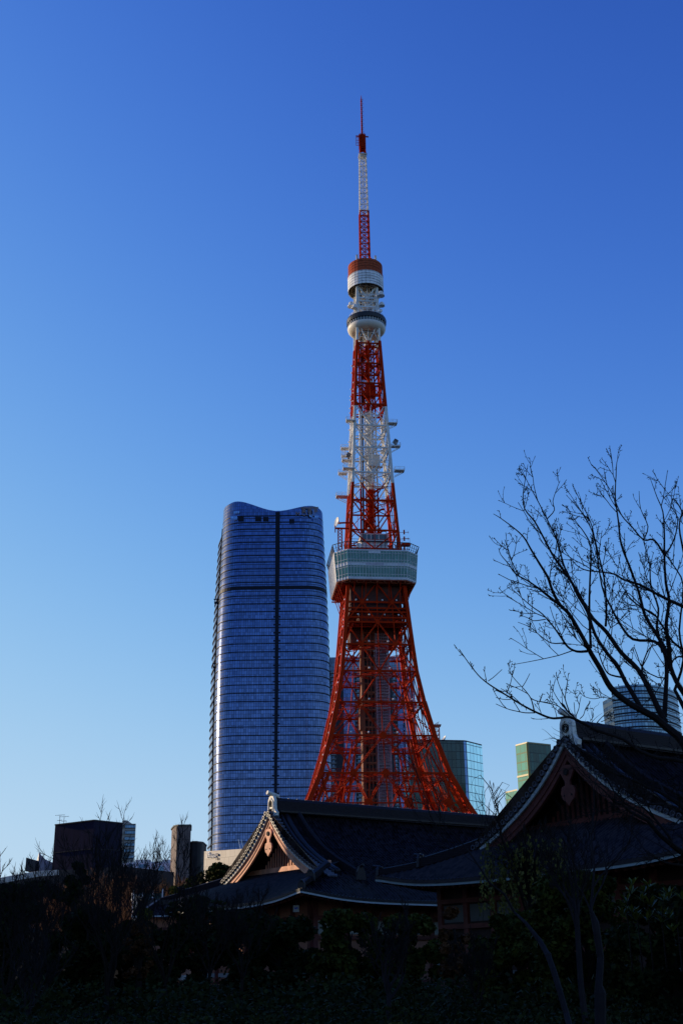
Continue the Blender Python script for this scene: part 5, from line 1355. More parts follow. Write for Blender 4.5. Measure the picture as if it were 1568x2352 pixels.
# ================================================================ TREES
M_BARK = simple('dark_bark', (0.012, 0.009, 0.008), .9, .4, 3, bump=.4, bscale=8, spec=.1)
M_BARKB = simple('cherry_bark', (0.016, 0.012, 0.012), .9, .3, 4, spec=.1, bump=.4, bscale=10)
M_TWIG = simple('grey_twigs', (0.014, 0.011, 0.010), .9, .3, 3, spec=.1)
M_TWIGB = simple('russet_twigs', (0.17, 0.075, 0.032), .9, .4, 2, spec=.1)
M_PALE = simple('pale_bark', (0.017, 0.014, 0.016), .85, .3, 4, spec=.1)
def leafmat(name, c1, c2, rough=.7, spec=.06):
    m, t, b = nodes(name)
    ge = N(t, 'ShaderNodeNewGeometry'); tc = N(t, 'ShaderNodeTexCoord'); nz = N(t, 'ShaderNodeTexNoise', Scale=.9, Detail=3.0); t.links.new(tc.outputs['Object'], nz.inputs['Vector'])
    c = mixc(t, ge.outputs['Random Per Island'], c1, c2)
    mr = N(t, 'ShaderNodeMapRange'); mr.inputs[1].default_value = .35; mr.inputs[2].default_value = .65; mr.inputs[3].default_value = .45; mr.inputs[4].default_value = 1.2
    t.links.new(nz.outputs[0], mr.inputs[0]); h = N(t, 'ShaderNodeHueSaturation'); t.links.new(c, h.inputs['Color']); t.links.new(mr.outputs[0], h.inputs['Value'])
    t.links.new(h.outputs[0], b.inputs['Base Color']); b.inputs['Roughness'].default_value = rough; b.inputs['Specular IOR Level'].default_value = spec
    return m
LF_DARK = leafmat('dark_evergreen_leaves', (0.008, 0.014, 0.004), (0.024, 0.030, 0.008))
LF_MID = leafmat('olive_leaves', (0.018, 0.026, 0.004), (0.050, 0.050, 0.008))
LF_SUN = leafmat('yellow_green_leaves', (0.055, 0.060, 0.010), (0.12, 0.10, 0.016))  # sunlit tone put into the leaf colour; also serves the yellowish ground cover
LF_RUS = leafmat('russet_leaves', (0.05, 0.022, 0.010), (0.11, 0.045, 0.018))
LF_WIL = leafmat('yellowed_willow_leaves', (0.06, 0.06, 0.012), (0.15, 0.13, 0.035))
LF_BIG = leafmat('broad_yellow_green_leaves', (0.07, 0.09, 0.012), (0.13, 0.13, 0.02), spec=.3, rough=.4)

def grow(mb, tw, p, d, length, r, depth, R, trop=.25, split=3, wob=.22, ratio=.66, minr=.006, bud=False, rat_r=.58):
    """one limb: a wobbling tapered tube with side limbs; thick wood goes to mb, thin wood to tw"""
    n = 5 if depth > 1 else 4
    pts = [Vector(p)]; d = Vector(d).normalized(); rs = [r]
    for i in range(n):
        d = (d+Vector((R.gauss(0, wob), R.gauss(0, wob), R.gauss(0, wob*.7)+trop*.35))).normalized()
        pts.append(pts[-1]+d*length/n); rs.append(max(minr if depth else minr*(1-.7*(i+1)/n), r*(1-.55*(i+1)/n) if depth else 0))
    (mb if depth >= 2 else tw).tube(pts, rs, 6 if depth > 2 else (4 if depth == 2 else 3), cap=False)
    if depth <= 0:
        return
    k = split if depth > 1 else split+1
    for j in range(k):
        f = .3+.7*(j+R.random()*.6)/k; f = min(f, .98); i = min(int(f*n), n-1); q = lerp(pts[i], pts[i+1], f*n-i)
        ax = (pts[i+1]-pts[i]).normalized(); o = ax.orthogonal().normalized(); a = R.uniform(0, 2*pi)
        side = (o*cos(a)+ax.cross(o)*sin(a)); nd = (ax*R.uniform(.55, .95)+side*R.uniform(.45, .85)+UP*trop*.3).normalized()
        grow(mb, tw, q, nd, length*ratio*R.uniform(.75, 1.15), max(minr, rs[i]*rat_r), depth-1, R, trop, split, wob, ratio, minr, bud, rat_r)
    grow(mb, tw, pts[-1], d, length*ratio, max(minr, rs[-1]*.9), depth-1, R, trop, split, wob, ratio, minr, bud, rat_r)
def bare_tree(label, base, height, seed, spread=.5, stems=4, fork=.3, mt=None, mtw=None, depth=4, split=3, trop=.35, lean=(0, 0), minr=.01, name='bare_tree', rad=None, group=None, wob=.16):
    R = random.Random(seed); mt = mt or M_BARK; mtw = mtw or M_TWIG
    t = thing(name, base, label, 'tree', group); b = Vector(base); mb, tw = MB(), MB()
    r = rad or height*.017; fk = b+Vector((lean[0], lean[1], 1)).normalized()*height*fork
    mid = lerp(b, fk, .5)+Vector((R.gauss(0, .02)*height*.3, 0, 0))
    mb.tube([b-UP*.3, mid, fk], [r*1.25, r, r*.85], 8)
    L_ = height*(1-fork)*.50
    for k in range(stems):
        a = 2*pi*(k+R.random()*.5)/stems; d = Vector((cos(a)*spread, sin(a)*spread, 1.0))
        grow(mb, tw, fk-UP*R.random()*height*fork*.15, d, L_*R.uniform(.85, 1.1), r*.6, depth, R, trop, split, wob, .62, minr)
    mb.build('trunk', mt, t); tw.build('crown', mtw, t)
    return t
def leaves(mb, c, rad, n, size, R, flat=1.0, droop=0, shell=.55):
    c = Vector(c)
    for _ in range(n):
        d = Vector((R.gauss(0, 1), R.gauss(0, 1), R.gauss(0, 1))).normalized(); q = shell+(1-shell)*R.random()**.6
        p = c+Vector((d.x*rad[0], d.y*rad[1], d.z*rad[2]))*q
        a = Vector((R.gauss(0, 1), R.gauss(0, 1), R.gauss(0, .7)-droop)).normalized(); b = a.orthogonal().normalized(); an = R.uniform(0, 6.28); b = b*cos(an)+a.cross(b)*sin(an)
        s = size*R.uniform(.6, 1.4); w = s*.32
        n0 = len(mb.v); mb.v += [tuple(p-a*s*.5), tuple(p+b*w), tuple(p+a*s*.5), tuple(p-b*w)]; mb.f.append((n0, n0+1, n0+2, n0+3))
def evergreen(label, cx, topy, wpx, Y, seed, mat, zb=0.0, leaf=.3, clumps=34, per=230, depthr=None, name='evergreen_tree', cat='tree', lowz=.0, group=None, shape=1.0, basez=None):
    R = random.Random(seed); tp = at(cx, topy, Y); half = wpx/2*Y/2898; gz = hgt(tp.x, Y) if basez is None else basez; H = tp.z-gz; dr = depthr or half
    t = thing(name, (tp.x, Y, gz), label, cat, group); mb = MB(); w = MB()
    for k in range(clumps):
        hz = R.random(); z = gz+H*(lowz+(1-lowz)*hz)
        env = (.86+.14*sin(pi*hz/1.1))*shape if hz < .55 else (1-((hz-.55)/.45)**2*.75)
        a = R.uniform(0, 2*pi); q = R.random()**.5
        c = Vector((tp.x+cos(a)*half*env*q, Y+sin(a)*dr*env*q, z)); rr = half*R.uniform(.20, .36)
        c.z = min(c.z, tp.z-rr*.55)
        leaves(mb, c, (rr, rr, rr*.7), per, leaf, R)
    mb.build('crown', mat, t)
    w.tube([(tp.x, Y, gz-.3), (tp.x+.1, Y, gz+H*.35), (tp.x, Y, gz+H*.8)], [H*.03+.08, H*.022+.05, .04], 7)
    for k in range(7): a = R.uniform(0, 6.28); z = gz+H*R.uniform(.2, .6); w.tube([(tp.x, Y, z), (tp.x+cos(a)*half*.6, Y+sin(a)*dr*.6, z+H*.2)], [.08, .02], 4)
    w.build('trunk', M_BARK, t)
    return t
def g(px, Y, py=2300): p = at(px, py, Y); return (p.x, Y, hgt(p.x, Y))
# --- evergreens, left to right, far to near
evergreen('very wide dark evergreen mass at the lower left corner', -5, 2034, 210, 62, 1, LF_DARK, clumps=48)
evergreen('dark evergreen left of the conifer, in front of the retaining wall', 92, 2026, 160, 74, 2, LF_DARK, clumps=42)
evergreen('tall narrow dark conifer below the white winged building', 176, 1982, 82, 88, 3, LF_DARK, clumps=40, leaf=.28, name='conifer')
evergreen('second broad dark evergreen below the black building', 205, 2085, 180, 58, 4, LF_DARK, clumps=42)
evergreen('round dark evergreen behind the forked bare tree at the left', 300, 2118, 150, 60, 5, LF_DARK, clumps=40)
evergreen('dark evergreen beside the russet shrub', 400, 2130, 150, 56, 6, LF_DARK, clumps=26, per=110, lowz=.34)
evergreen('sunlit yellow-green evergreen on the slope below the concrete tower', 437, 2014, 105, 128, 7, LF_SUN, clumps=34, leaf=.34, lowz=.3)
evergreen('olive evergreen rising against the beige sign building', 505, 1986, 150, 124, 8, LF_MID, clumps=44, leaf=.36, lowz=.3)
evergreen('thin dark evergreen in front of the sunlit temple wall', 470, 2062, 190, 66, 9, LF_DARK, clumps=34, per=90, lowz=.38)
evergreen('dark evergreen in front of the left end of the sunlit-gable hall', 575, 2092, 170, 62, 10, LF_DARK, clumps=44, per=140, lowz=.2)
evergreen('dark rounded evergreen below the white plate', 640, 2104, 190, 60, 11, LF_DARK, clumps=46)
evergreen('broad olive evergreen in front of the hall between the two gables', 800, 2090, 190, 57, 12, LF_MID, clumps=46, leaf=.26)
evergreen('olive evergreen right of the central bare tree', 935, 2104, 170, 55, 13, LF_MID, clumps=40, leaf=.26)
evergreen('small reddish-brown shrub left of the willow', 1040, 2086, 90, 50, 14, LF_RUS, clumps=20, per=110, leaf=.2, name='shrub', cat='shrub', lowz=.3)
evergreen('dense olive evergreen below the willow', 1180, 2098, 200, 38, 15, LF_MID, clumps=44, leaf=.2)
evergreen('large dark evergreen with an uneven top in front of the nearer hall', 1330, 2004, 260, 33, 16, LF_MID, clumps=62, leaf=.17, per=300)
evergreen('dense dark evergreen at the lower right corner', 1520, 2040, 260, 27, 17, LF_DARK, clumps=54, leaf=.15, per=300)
# russet, clipped and cloud-pruned
evergreen('russet-leaved shrub among the dark trees at the lower left', 322, 2118, 68, 50, 20, LF_RUS, clumps=26, per=170, leaf=.16, name='shrub', cat='shrub', lowz=.18, basez=.6)
for i, (px, py, r, lab) in enumerate(((333, 2100, 15, 'highest dome of the cloud-pruned pines beside the small gatehouse'), (322, 2122, 12, 'middle dome of the cloud-pruned pines above the russet shrub'), (293, 2132, 15, 'lowest left dome of the cloud-pruned pines'))):
    Y = 84; a = at(px, py, Y); rr = r*Y/2898*1.25; t = thing('clipped_pine', (a.x, Y, 0), lab, 'tree', 'cloud-pruned pines'); mb = MB(); leaves(mb, a, (rr, rr, rr*.75), 1600, .13, random.Random(50+i), shell=.8); mb.build('crown', LF_SUN, t)
    mb = MB(); mb.tube([(a.x+.4, Y, 0), (a.x, Y, a.z)], [.16, .08], 6); mb.build('trunk', M_BARK, t)
# broad yellow-green leaf sprays above the lower right evergreen
for i, (px, py, lab) in enumerate(((1432, 2024, 'leftmost'), (1455, 2028, 'second from left'), (1480, 2036, 'middle'), (1512, 2050, 'fourth from left'), (1546, 2052, 'rightmost'))):
    Y = 24; a = at(px, py, Y); R = random.Random(70+i); t = thing('leafy_shoot', (a.x, Y, 1.0), lab+' of the yellow-green leafy shoots above the lower right evergreen', 'plant', 'leafy shoots at the lower right')
    mb = MB(); st = MB()
    tilt0 = R.uniform(0, 6.28)
    for k in range(R.choice((3, 4, 6, 7))):
        c = a+Vector((R.uniform(-.26, .26), R.uniform(-.2, .2), -R.random()*.75)); st.tube([(a.x, Y, 1.5), (a.x, Y, a.z-.5), c], [.02, .012, .006], 4)
        for q in range(8):
            an = 2*pi*q/8+tilt0+k*1.3+R.uniform(-.3, .3); d = Vector((cos(an)*R.uniform(.4, 1), sin(an)*R.uniform(.4, 1), R.uniform(.3, 1.1))).normalized(); b = Vector((-sin(an), cos(an), 0)); p = c+d*.14
            n0 = len(mb.v); mb.v += [tuple(c), tuple(p-b*.032), tuple(c+d*.24-UP*.02), tuple(p+b*.032)]; mb.f.append((n0, n0+1, n0+2, n0+3))
    mb.build('foliage', LF_BIG, t); st.build('stem', M_BARK, t)
# hillside wood below the hilltop buildings: bare russet trees
hill = [(228, 2010, 150), (262, 2002, 156), (300, 2004, 160), (330, 2012, 148), (356, 2006, 158), (384, 2012, 162), (410, 2008, 166), (286, 2030, 140), (345, 2036, 140), (392, 2030, 146), (238, 2040, 138), (430, 2010, 170), (205, 2022, 150), (315, 2050, 132), (150, 2030, 156), (120, 2040, 150)]
hl = ['below the left half of the black building', 'below the middle edge of the black building', 'below the right end of the black building', 'below the small windows of the white low building', 'below the middle of the white low building', 'left of the concrete tower foot', 'at the foot of the concrete tower', 'in the second row below the black building corner', 'behind the green netting', 'above the small gatehouse', 'beside the tall conifer tip', 'at the foot of the round tower', 'just right of the tall conifer', 'in the front row left of the green netting', 'left of the tall conifer', 'below the bright parapet at the left']
for i, ((px, py, Y), lb) in enumerate(zip(hill, hl)):
    a = at(px, py+(13 if px > 270 else 4), Y); gz = hgt(a.x, Y); H = max(4.5, a.z-gz)
    bare_tree('bare russet hillside tree '+lb, (a.x, Y, gz), H, 100+i, spread=.75, stems=5, fork=.16, mt=M_PALE if i % 3 == 0 else M_BARK, mtw=M_TWIGB if i % 4 else M_TWIG, depth=4, split=3, minr=.028, group='bare trees on the hillside', wob=.2)
# bare trees in front
bl = [('big forked bare tree with a leaning limb, left of the lower middle', 268, 50, 1915, .30, .55, 5, 30, (-.16, 0)),
      ('thin bare tree crossing the right end of the black building', 245, 40, 1868, .18, .32, 5, 31, (0, 0)),
      ('bare tree with fine twigs against the sky at the left edge', 12, 34, 1935, .25, .5, 5, 32, (0, 0)),
      ('slender bare tree in front of the white winged building', 78, 46, 1955, .3, .4, 4, 33, (0, 0)),
      ('tall bare tree with upright twigs left of the concrete tower', 378, 44, 1898, .22, .38, 5, 34, (.03, 0)),
      ('bare tree in front of the left hall end, below its gable', 556, 40, 2010, .38, .6, 4, 35, (0, 0)),
      ('central bare tree with limbs fanning from a straight trunk', 893, 28, 1988, .40, .7, 5, 36, (0, 0)),
      ('dim small bare tree near the lower left corner', 68, 30, 2120, .3, .7, 5, 37, (0, 0)),
      ('small bare tree below the sunlit gable', 480, 55, 2000, .3, .5, 4, 38, (0, 0)),
      ('fine-twigged bare tree in front of the nearer hall eave', 1345, 24, 1858, .62, .22, 4, 40, (-.02, 0)),
      ('low bare tree between the olive evergreens, right of the central trunk', 1090, 30, 2060, .35, .6, 4, 41, (0, 0))]
for lb, px, Y, topy, fork, spread, stems, sd, lean in bl:
    b = g(px, Y); tp = at(px, topy, Y); H = tp.z-b[2]
    bare_tree(lb, b, H*(.74 if sd in (36, 41) else .91), sd, spread=spread, stems=stems, fork=fork, depth=5, split=2, minr=.005+Y*.00008, lean=lean, mt=M_PALE if sd in (36, 40, 37) else M_BARK, mtw=M_TWIG, rad=H*(.013 if sd != 36 else .016))
# leaning trunk at the lower right
b = at(1305, 2345, 17); t = thing('leaning_tree', (b.x, 17, 0), 'pale leaning trunk with a pruned knob at the lower right', 'tree'); mb = MB()
pts = [at(px, py, Y) for px, py, Y in ((1318, 2400, 16.5), (1300, 2330, 17), (1272, 2235, 17.3), (1258, 2195, 17.5), (1238, 2160, 17.8), (1205, 2118, 18), (1180, 2095, 18.4))]
pts.insert(0, Vector((pts[0].x+.15, 16.4, 0))); mb.tube(pts, [.05, .048, .042, .044, .042, .036, .024, .014], 7); mb.sphere(pts[4], .052, 8)
tw = MB(); grow(mb, tw, pts[-1], (-.4, .1, 1), 1.4, .02, 3, random.Random(5), .4, 3, .2, .62, .005); mb.build('trunk', M_PALE, t); tw.build('crown', M_TWIG, t)
b = at(1372, 2345, 18); t = thing('pollarded_tree', (b.x, 18, 0), 'pale upright pollarded trunk at the lower right, beside the leaning trunk', 'tree'); mb = MB()
pts = [at(px, py, Y) for px, py, Y in ((1378, 2420, 18), (1377, 2280, 18), (1374, 2262, 18), (1378, 2200, 18.1), (1366, 2120, 18.1), (1356, 2090, 18.1), (1360, 2040, 18.2), (1364, 1990, 18.2), (1352, 1940, 18.2))]
pts.insert(0, Vector((pts[0].x, 18, 0))); mb.tube(pts, [.085, .08, .085, .055, .052, .058, .026, .02, .014, .01], 7)
tw = MB()
for k in (4, 5, 6, 7): grow(mb, tw, pts[k+1], (random.Random(k).uniform(-1, 1), 0, 1.2), 1.1, .02, 2, random.Random(50+k), .5, 3, .2, .62, .005)
mb.build('trunk', M_PALE, t); tw.build('crown', M_TWIG, t)
# willow
R = random.Random(77); Y = 40; b = g(1225, Y); t = thing('willow_tree', b, 'weeping willow with yellowed drooping leaves in front of the nearer hall', 'tree'); mb, tw, lf = MB(), MB(), MB()
mb.tube([Vector(b), at(1222, 2130, Y), at(1215, 2030, Y)], [.16, .13, .09], 7)
mb.tube([at(1222, 2130, Y), at(1180, 2000, Y-1), at(1150, 1920, Y-1), at(1143, 1860, Y-1), at(1128, 1812, Y-1)], [.08, .06, .035, .02, .01], 5)
for k in range(150):
    u = R.random(); px = 1112+u*180 if k > 22 else R.uniform(1098, 1180); top = (1880+60*R.random() if px > 1190 else 1900+70*R.random()) if k > 22 else R.uniform(1800, 1850)
    yy = Y+R.uniform(-1.8, 1.8); p = at(px, top, yy)
    if k <= 22: p = lerp(at(1150, 1920, Y-1), at(1128, 1812, Y-1), k/22)+Vector((R.uniform(-.7, .7), R.uniform(-.4, .4), R.uniform(0, .35)))
    o = at(1215+R.uniform(-12, 8), 2040+R.uniform(-40, 30), Y) if k > 22 else lerp(at(1150, 1920, Y-1), at(1128, 1812, Y-1), k/22)
    m1 = lerp(o, p, .6)+UP*.25; tw.tube([o, m1, p], [.018, .012, .006], 3, cap=False)
    l = R.uniform(1.0, 2.6) if k > 22 else R.uniform(.5, 1.2); q = [p]; dx = R.uniform(-.35, .35)
    for i in range(6): q.append(q[-1]+Vector((dx*(1-i/5)*.3+R.gauss(0, .03), R.gauss(0, .03), -l/6)))
    tw.tube(q, .0045, 3, cap=False)
    if k > 22:
        for i in range(int(l*9)):
            f = .25+.75*R.random(); j = min(int(f*6), 5); c = lerp(q[j], q[j+1], f*6-j)
            if c.z < at(1200, 1925, Y).z or R.random() < .2: leaves(lf, c, (.05, .05, .05), 1, .13, R, droop=1.6)
mb.build('trunk', M_BARK, t); tw.build('branches', M_TWIG, t); lf.build('foliage', LF_WIL, t)

# --- the big cherry tree at the right: limbs follow the photograph, twigs grow from them
CD = 15.0
def c6(x, y): return (1033.5+x*.3409, 1004.8+y*.3409)
R = random.Random(11)
base = Vector((at(1640, 2000, CD).x, CD, 0)); t = thing('cherry_tree', base, 'large bare cherry tree with budded twigs spreading over the right side', 'tree'); mb, tw = MB(), MB()
limbs = [  # (points in crop pixels, start radius px, end radius px, depth start, depth end)
 ([(1700, 2350), (1568, 2060), (1450, 1950), (1380, 1890), (1290, 1840), (1200, 1790), (1100, 1710), (1050, 1640), (1010, 1560), (950, 1460), (925, 1410), (870, 1310), (800, 1190), (740, 1130), (690, 1040), (655, 940), (600, 850), (540, 750), (500, 680), (440, 620), (340, 545), (290, 515)], 11, .6, 15, 13.5),
 ([(1450, 1925), (1400, 1830), (1340, 1700), (1260, 1560), (1150, 1450), (1050, 1310), (960, 1220), (900, 1120), (850, 1030), (780, 920), (700, 810), (640, 700), (570, 570), (500, 480), (490, 380), (505, 280), (522, 182)], 8, .6, 15.2, 15.5),
 ([(1290, 1840), (1235, 1740), (1175, 1640), (1120, 1530), (1060, 1460), (975, 1330), (920, 1170), (860, 1070), (800, 940), (760, 850), (720, 700), (655, 560), (590, 430), (525, 310), (465, 185)], 6.5, .6, 14.8, 15.2),
 ([(1440, 1880), (1450, 1700), (1455, 1560), (1440, 1450), (1375, 1375), (1230, 1360), (1150, 1270), (1080, 1140), (1020, 1000), (975, 700), (940, 560), (880, 440), (820, 310)], 6.5, .6, 15.4, 16.4),
 ([(1700, 1900), (1568, 1720), (1500, 1600), (1450, 1440), (1390, 1330), (1310, 1200), (1270, 1050), (1210, 880), (1150, 720), (1130, 560), (1110, 400), (1115, 260), (1120, 170), (1140, 110)], 7.5, .6, 16, 16.6),
 ([(1480, 1560), (1470, 1400), (1452, 1260), (1472, 1100), (1450, 980), (1440, 800), (1440, 650), (1430, 500), (1390, 400), (1345, 275)], 6.5, .6, 15.6, 15),
 ([(1700, 1210), (1568, 1140), (1480, 1100), (1380, 1050), (1270, 990), (1170, 960), (1100, 920), (1000, 905), (900, 890), (820, 830), (700, 650)], 5, .6, 14.4, 13.6),
 ([(1045, 1270), (1050, 1150), (1035, 950), (1000, 800), (965, 660), (920, 560), (870, 480), (780, 345)], 3.2, .6, 15.3, 16),
 ([(945, 1420), (935, 1150), (940, 950), (945, 740), (900, 640), (840, 560), (785, 465)], 3.4, .6, 14.6, 14.2),
 ([(1440, 790), (1370, 690), (1300, 690), (1220, 600), (1150, 520), (1090, 380), (1020, 270), (955, 185)], 3, .6, 15.4, 14.4),
 ([(920, 1440), (850, 1442), (790, 1410), (740, 1340), (690, 1270), (620, 1190), (550, 1140), (480, 1080), (400, 1005)], 3.4, .6, 14.5, 13.8),
 ([(740, 1130), (690, 1090), (600, 1020), (520, 965), (440, 920), (390, 850), (340, 790), (325, 745)], 3, .6, 14, 13.2),
 ([(760, 1385), (680, 1385), (610, 1340), (540, 1280), (455, 1245)], 1.6, .6, 14.3, 13.8),
 ([(640, 1225), (560, 1235), (520, 1215), (478, 1200)], 1.3, .6, 14.1, 13.8),
 ([(655, 545), (700, 490), (690, 430), (715, 350), (738, 292)], 1.6, .6, 15.2, 15.5),
 ([(1300, 690), (1330, 600), (1280, 480), (1270, 360)], 2, .6, 15.2, 15),
 ([(1440, 800), (1500, 700), (1530, 560), (1490, 430), (1494, 355)], 2.4, .6, 15, 14.6),
 ([(1568, 760), (1540, 600), (1568, 480), (1600, 380)], 3, .8, 15.5, 15.5),
 ([(1700, 900), (1600, 620), (1560, 500), (1500, 410), (1480, 480), (1440, 560)], 3, .7, 16, 16),
 ([(1510, 1700), (1568, 1500), (1540, 1300), (1568, 1000), (1500, 860), (1440, 780)], 4, 1.2, 16, 16),
 ([(1430, 1450), (1390, 1280), (1400, 1150), (1350, 1000), (1340, 850), (1300, 700)], 4, 1, 15.2, 15),
 ([(1310, 1670), (1290, 1550), (1340, 1420), (1400, 1390), (1450, 1300)], 2.4, .8, 14.6, 15),
 ([(1180, 1620), (1080, 1600), (1040, 1560), (1005, 1470), (990, 1400), (1010, 1300)], 2.4, .7, 14.5, 14.2),
 ([(1380, 1200), (1250, 1120), (1180, 1040), (1100, 900)], 3, .7, 16, 16.4), ([(1600, 1440), (1500, 1380), (1380, 1200), (1300, 1150), (1200, 1050), (1120, 1040)], 4, .7, 16.4, 16.6),
 ([(1700, 1560), (1568, 1480), (1500, 1500), (1440, 1620), (1300, 1560), (1240, 1420), (1210, 1440)], 3, .7, 15.8, 15.2)]
lowl = [(1660, 1790), (1600, 1760), (1546, 1744), (1504.6, 1739), (1459, 1720), (1429, 1697), (1372, 1678), (1338, 1661), (1308, 1647), (1285.7, 1649), (1263, 1649), (1232.8, 1637), (1202.6, 1621.7), (1172, 1603), (1138, 1582), (1115.8, 1567), (1097, 1550), (1075, 1522), (1054, 1491)]
def spine(P_, r0, r1, d0, d1, rs_=1.0):
    n = len(P_); pts = [at(x, y, lerp(d0, d1, i/(n-1))) for i, (x, y) in enumerate(P_)]
    # refine with catmull-rom
    out = []; rad = []
    for i in range(n-1):
        p0, p1, p2, p3 = pts[max(i-1, 0)], pts[i], pts[i+1], pts[min(i+2, n-1)]
        for k in range(3):
            t_ = k/3; out.append(.5*((2*p1)+(p2-p0)*t_+(2*p0-5*p1+4*p2-p3)*t_*t_+(3*p1-p0-3*p2+p3)*t_**3)); f = (i+t_)/(n-1); rad.append(lerp(r0, r1, f**.75)*CD/2700)
    out.append(pts[-1]); rad.append(r1*CD/2700)
    return out, rad
def twig(p, d, l, r, dep):
    n = 4; q = [Vector(p)]; d = Vector(d).normalized(); z = 1
    for i in range(n):
        z = -z; d = (d+Vector((R.gauss(0, .11), R.gauss(0, .11), R.gauss(0, .08)+.08))).normalized(); q.append(q[-1]+d*l/n)
        if dep <= 1 and R.random() < .75:     # short spur with bud cluster
            o = d.orthogonal().normalized(); a = R.uniform(0, 6.28); s = o*cos(a)+d.cross(o)*sin(a); e = q[-1]+(s+d*.5)*.028; tw.tube([q[-1], e], [r*.7, .0045], 3, cap=False)
    tw.tube(q, [r, r*.85, r*.75, r*.65, .0045], 3, cap=False)
    tw.tube([q[-1]-d*.012, q[-1]+d*.012], [.0065, .004], 4)
    if dep > 0:
        for k in range(R.choice((2, 3))):
            i = R.randint(1, 3); o = (q[i]-q[i-1]).normalized(); s = o.orthogonal().normalized(); a = R.uniform(0, 6.28); s = s*cos(a)+o.cross(s)*sin(a)
            twig(q[i], o*.75+s*.75+UP*.1, l*R.uniform(.45, .7), r*.75, dep-1)
allsp = [(spine([c6(*p) for p in L_], a, b, c, d), a) for L_, a, b, c, d in limbs]+[(spine(lowl, 5.2, .7, 14.2, 12.0), 5.2)]
def cA(*q): return [(1062.2+x*.1282, 1464.1+y*.1282) for x, y in q]
def cB(*q): return [(1240.2+x*.1098, 1573.2+y*.1098) for x, y in q]
lowp = allsp[-1][0][0]
for P_, r_, d0_, d1_ in ((cA((1275, 1310), (1250, 1200), (1215, 1090), (1140, 980), (1060, 890), (930, 750), (810, 590)), 1.5, 12.7, 12.6), (cA((1060, 890), (1120, 800), (1200, 645)), .9, 12.6, 12.5),
    (cA((785, 1010), (840, 860), (870, 750), (890, 600)), .9, 12.3, 12.4), (cA((1290, 1350), (1120, 1350), (980, 1325), (830, 1290), (700, 1240), (590, 1190)), 1.2, 12.7, 12.5),
    (cA((455, 780), (540, 720), (620, 650), (700, 575)), .8, 12.2, 12.3), (cA((1215, 1090), (1300, 1130), (1430, 1160), (1568, 1190)), 1.2, 12.6, 12.9),
    (cA((1030, 1180), (900, 1060), (780, 970), (680, 915)), .9, 12.5, 12.4), (cA((860, 1110), (730, 1110), (590, 1075)), .8, 12.4, 12.4), (cA((850, 870), (920, 890), (1030, 880)), .7, 12.4, 12.6),
    (cB((700, 660), (590, 560), (500, 470), (380, 320), (300, 190), (225, 45)), 1.5, 13.2, 13.4), (cB((630, 620), (560, 440), (500, 250), (440, 120), (390, 0), (360, -90)), 1.5, 13.1, 13.3),
    (cB((600, 640), (500, 550), (380, 450), (230, 390), (100, 360), (0, 345)), 1.3, 13.1, 12.9), (cB((740, 650), (800, 500), (820, 370), (850, 240)), 1.0, 13.3, 13.5),
    (cB((830, 700), (900, 630), (950, 480), (1045, 345)), 1.0, 13.4, 13.7), (cB((1180, 790), (1270, 690), (1380, 590), (1480, 530)), 1.0, 13.7, 14), (cB((1270, 770), (1360, 730), (1480, 650)), .9, 13.8, 14.1), (cB((1050, 740), (1110, 650), (1090, 565)), .8, 13.6, 13.7),
    (cB((1700, 330), (1568, 315), (1430, 280), (1300, 260), (1130, 290), (1000, 270), (900, 230), (830, 165)), 1.2, 14.6, 14.2), (cB((1270, 255), (1240, 160), (1238, 70)), .8, 14.4, 14.4)):
    allsp.insert(0, (spine(P_, r_, .6, d0_, d1_), r_))
for (pts, rad), r0 in allsp:
    mb.tube(pts, rad, 7, cap=True)
    n = len(pts); acc = 0; nxt = .15
    for i in range(2, n-1):
        seg = (pts[i]-pts[i-1]).length; acc += seg
        pj = rad[i]*2700/CD
        if pj > 6.5: continue
        if acc > nxt*(1+1.2*max(0, i/n-.5)):
            acc = 0; nxt = R.uniform(.10, .21)
            ax = (pts[i+1]-pts[i-1]).normalized(); o = ax.orthogonal().normalized(); a = R.uniform(0, 6.28); s = o*cos(a)+ax.cross(o)*sin(a); s.y *= .6
            big = R.random() < .36 and pj > 1.2 and i < n*.85
            d = ax*R.uniform(.5, .9)+s*R.uniform(.4, .8)+UP*.3; kk = 1-.55*i/n
            big = big and pts is not lowp
            twig(pts[i], d, (R.uniform(.55, 1.0) if big else R.uniform(.14, .40))*kk,   .0085 if big else .0058, 2 if big else (1 if R.random() < .5 else 0))
NS = 19
allsp = allsp[NS:]
trunk = [base+Vector((0, 0, -.2)), base+Vector((-.05, 0, 2)), allsp[0][0][0][0]+Vector((.15, 0, -.9)), allsp[0][0][0][0]]
mb.tube(trunk, [.26, .22, .17, .12], 9)
for k in (4, 6, 17, 18, 19, 24, 25):
    if k < len(allsp): p = allsp[k][0][0][0]; mb.tube([trunk[2], lerp(trunk[2], p, .5)+Vector((.25, 0, 0)), p], [.10, .07, allsp[k][0][1][0]], 6)
p = allsp[-1][0][0][0]; mb.tube([trunk[2], p], [.08, allsp[-1][0][1][0]], 6)
mb.build('trunk', M_BARKB, t); tw.build('crown', M_BARKB, t)
# another bare tree standing further right behind it
b = g(1700, 26); bare_tree('bare tree with dense fine curved twigs behind the cherry tree, cut by the right edge', b, 8.6, 91, spread=.6, stems=5, fork=.42, depth=4, split=3, minr=.0075, mt=M_BARK, mtw=M_TWIG, wob=.25, trop=.1)
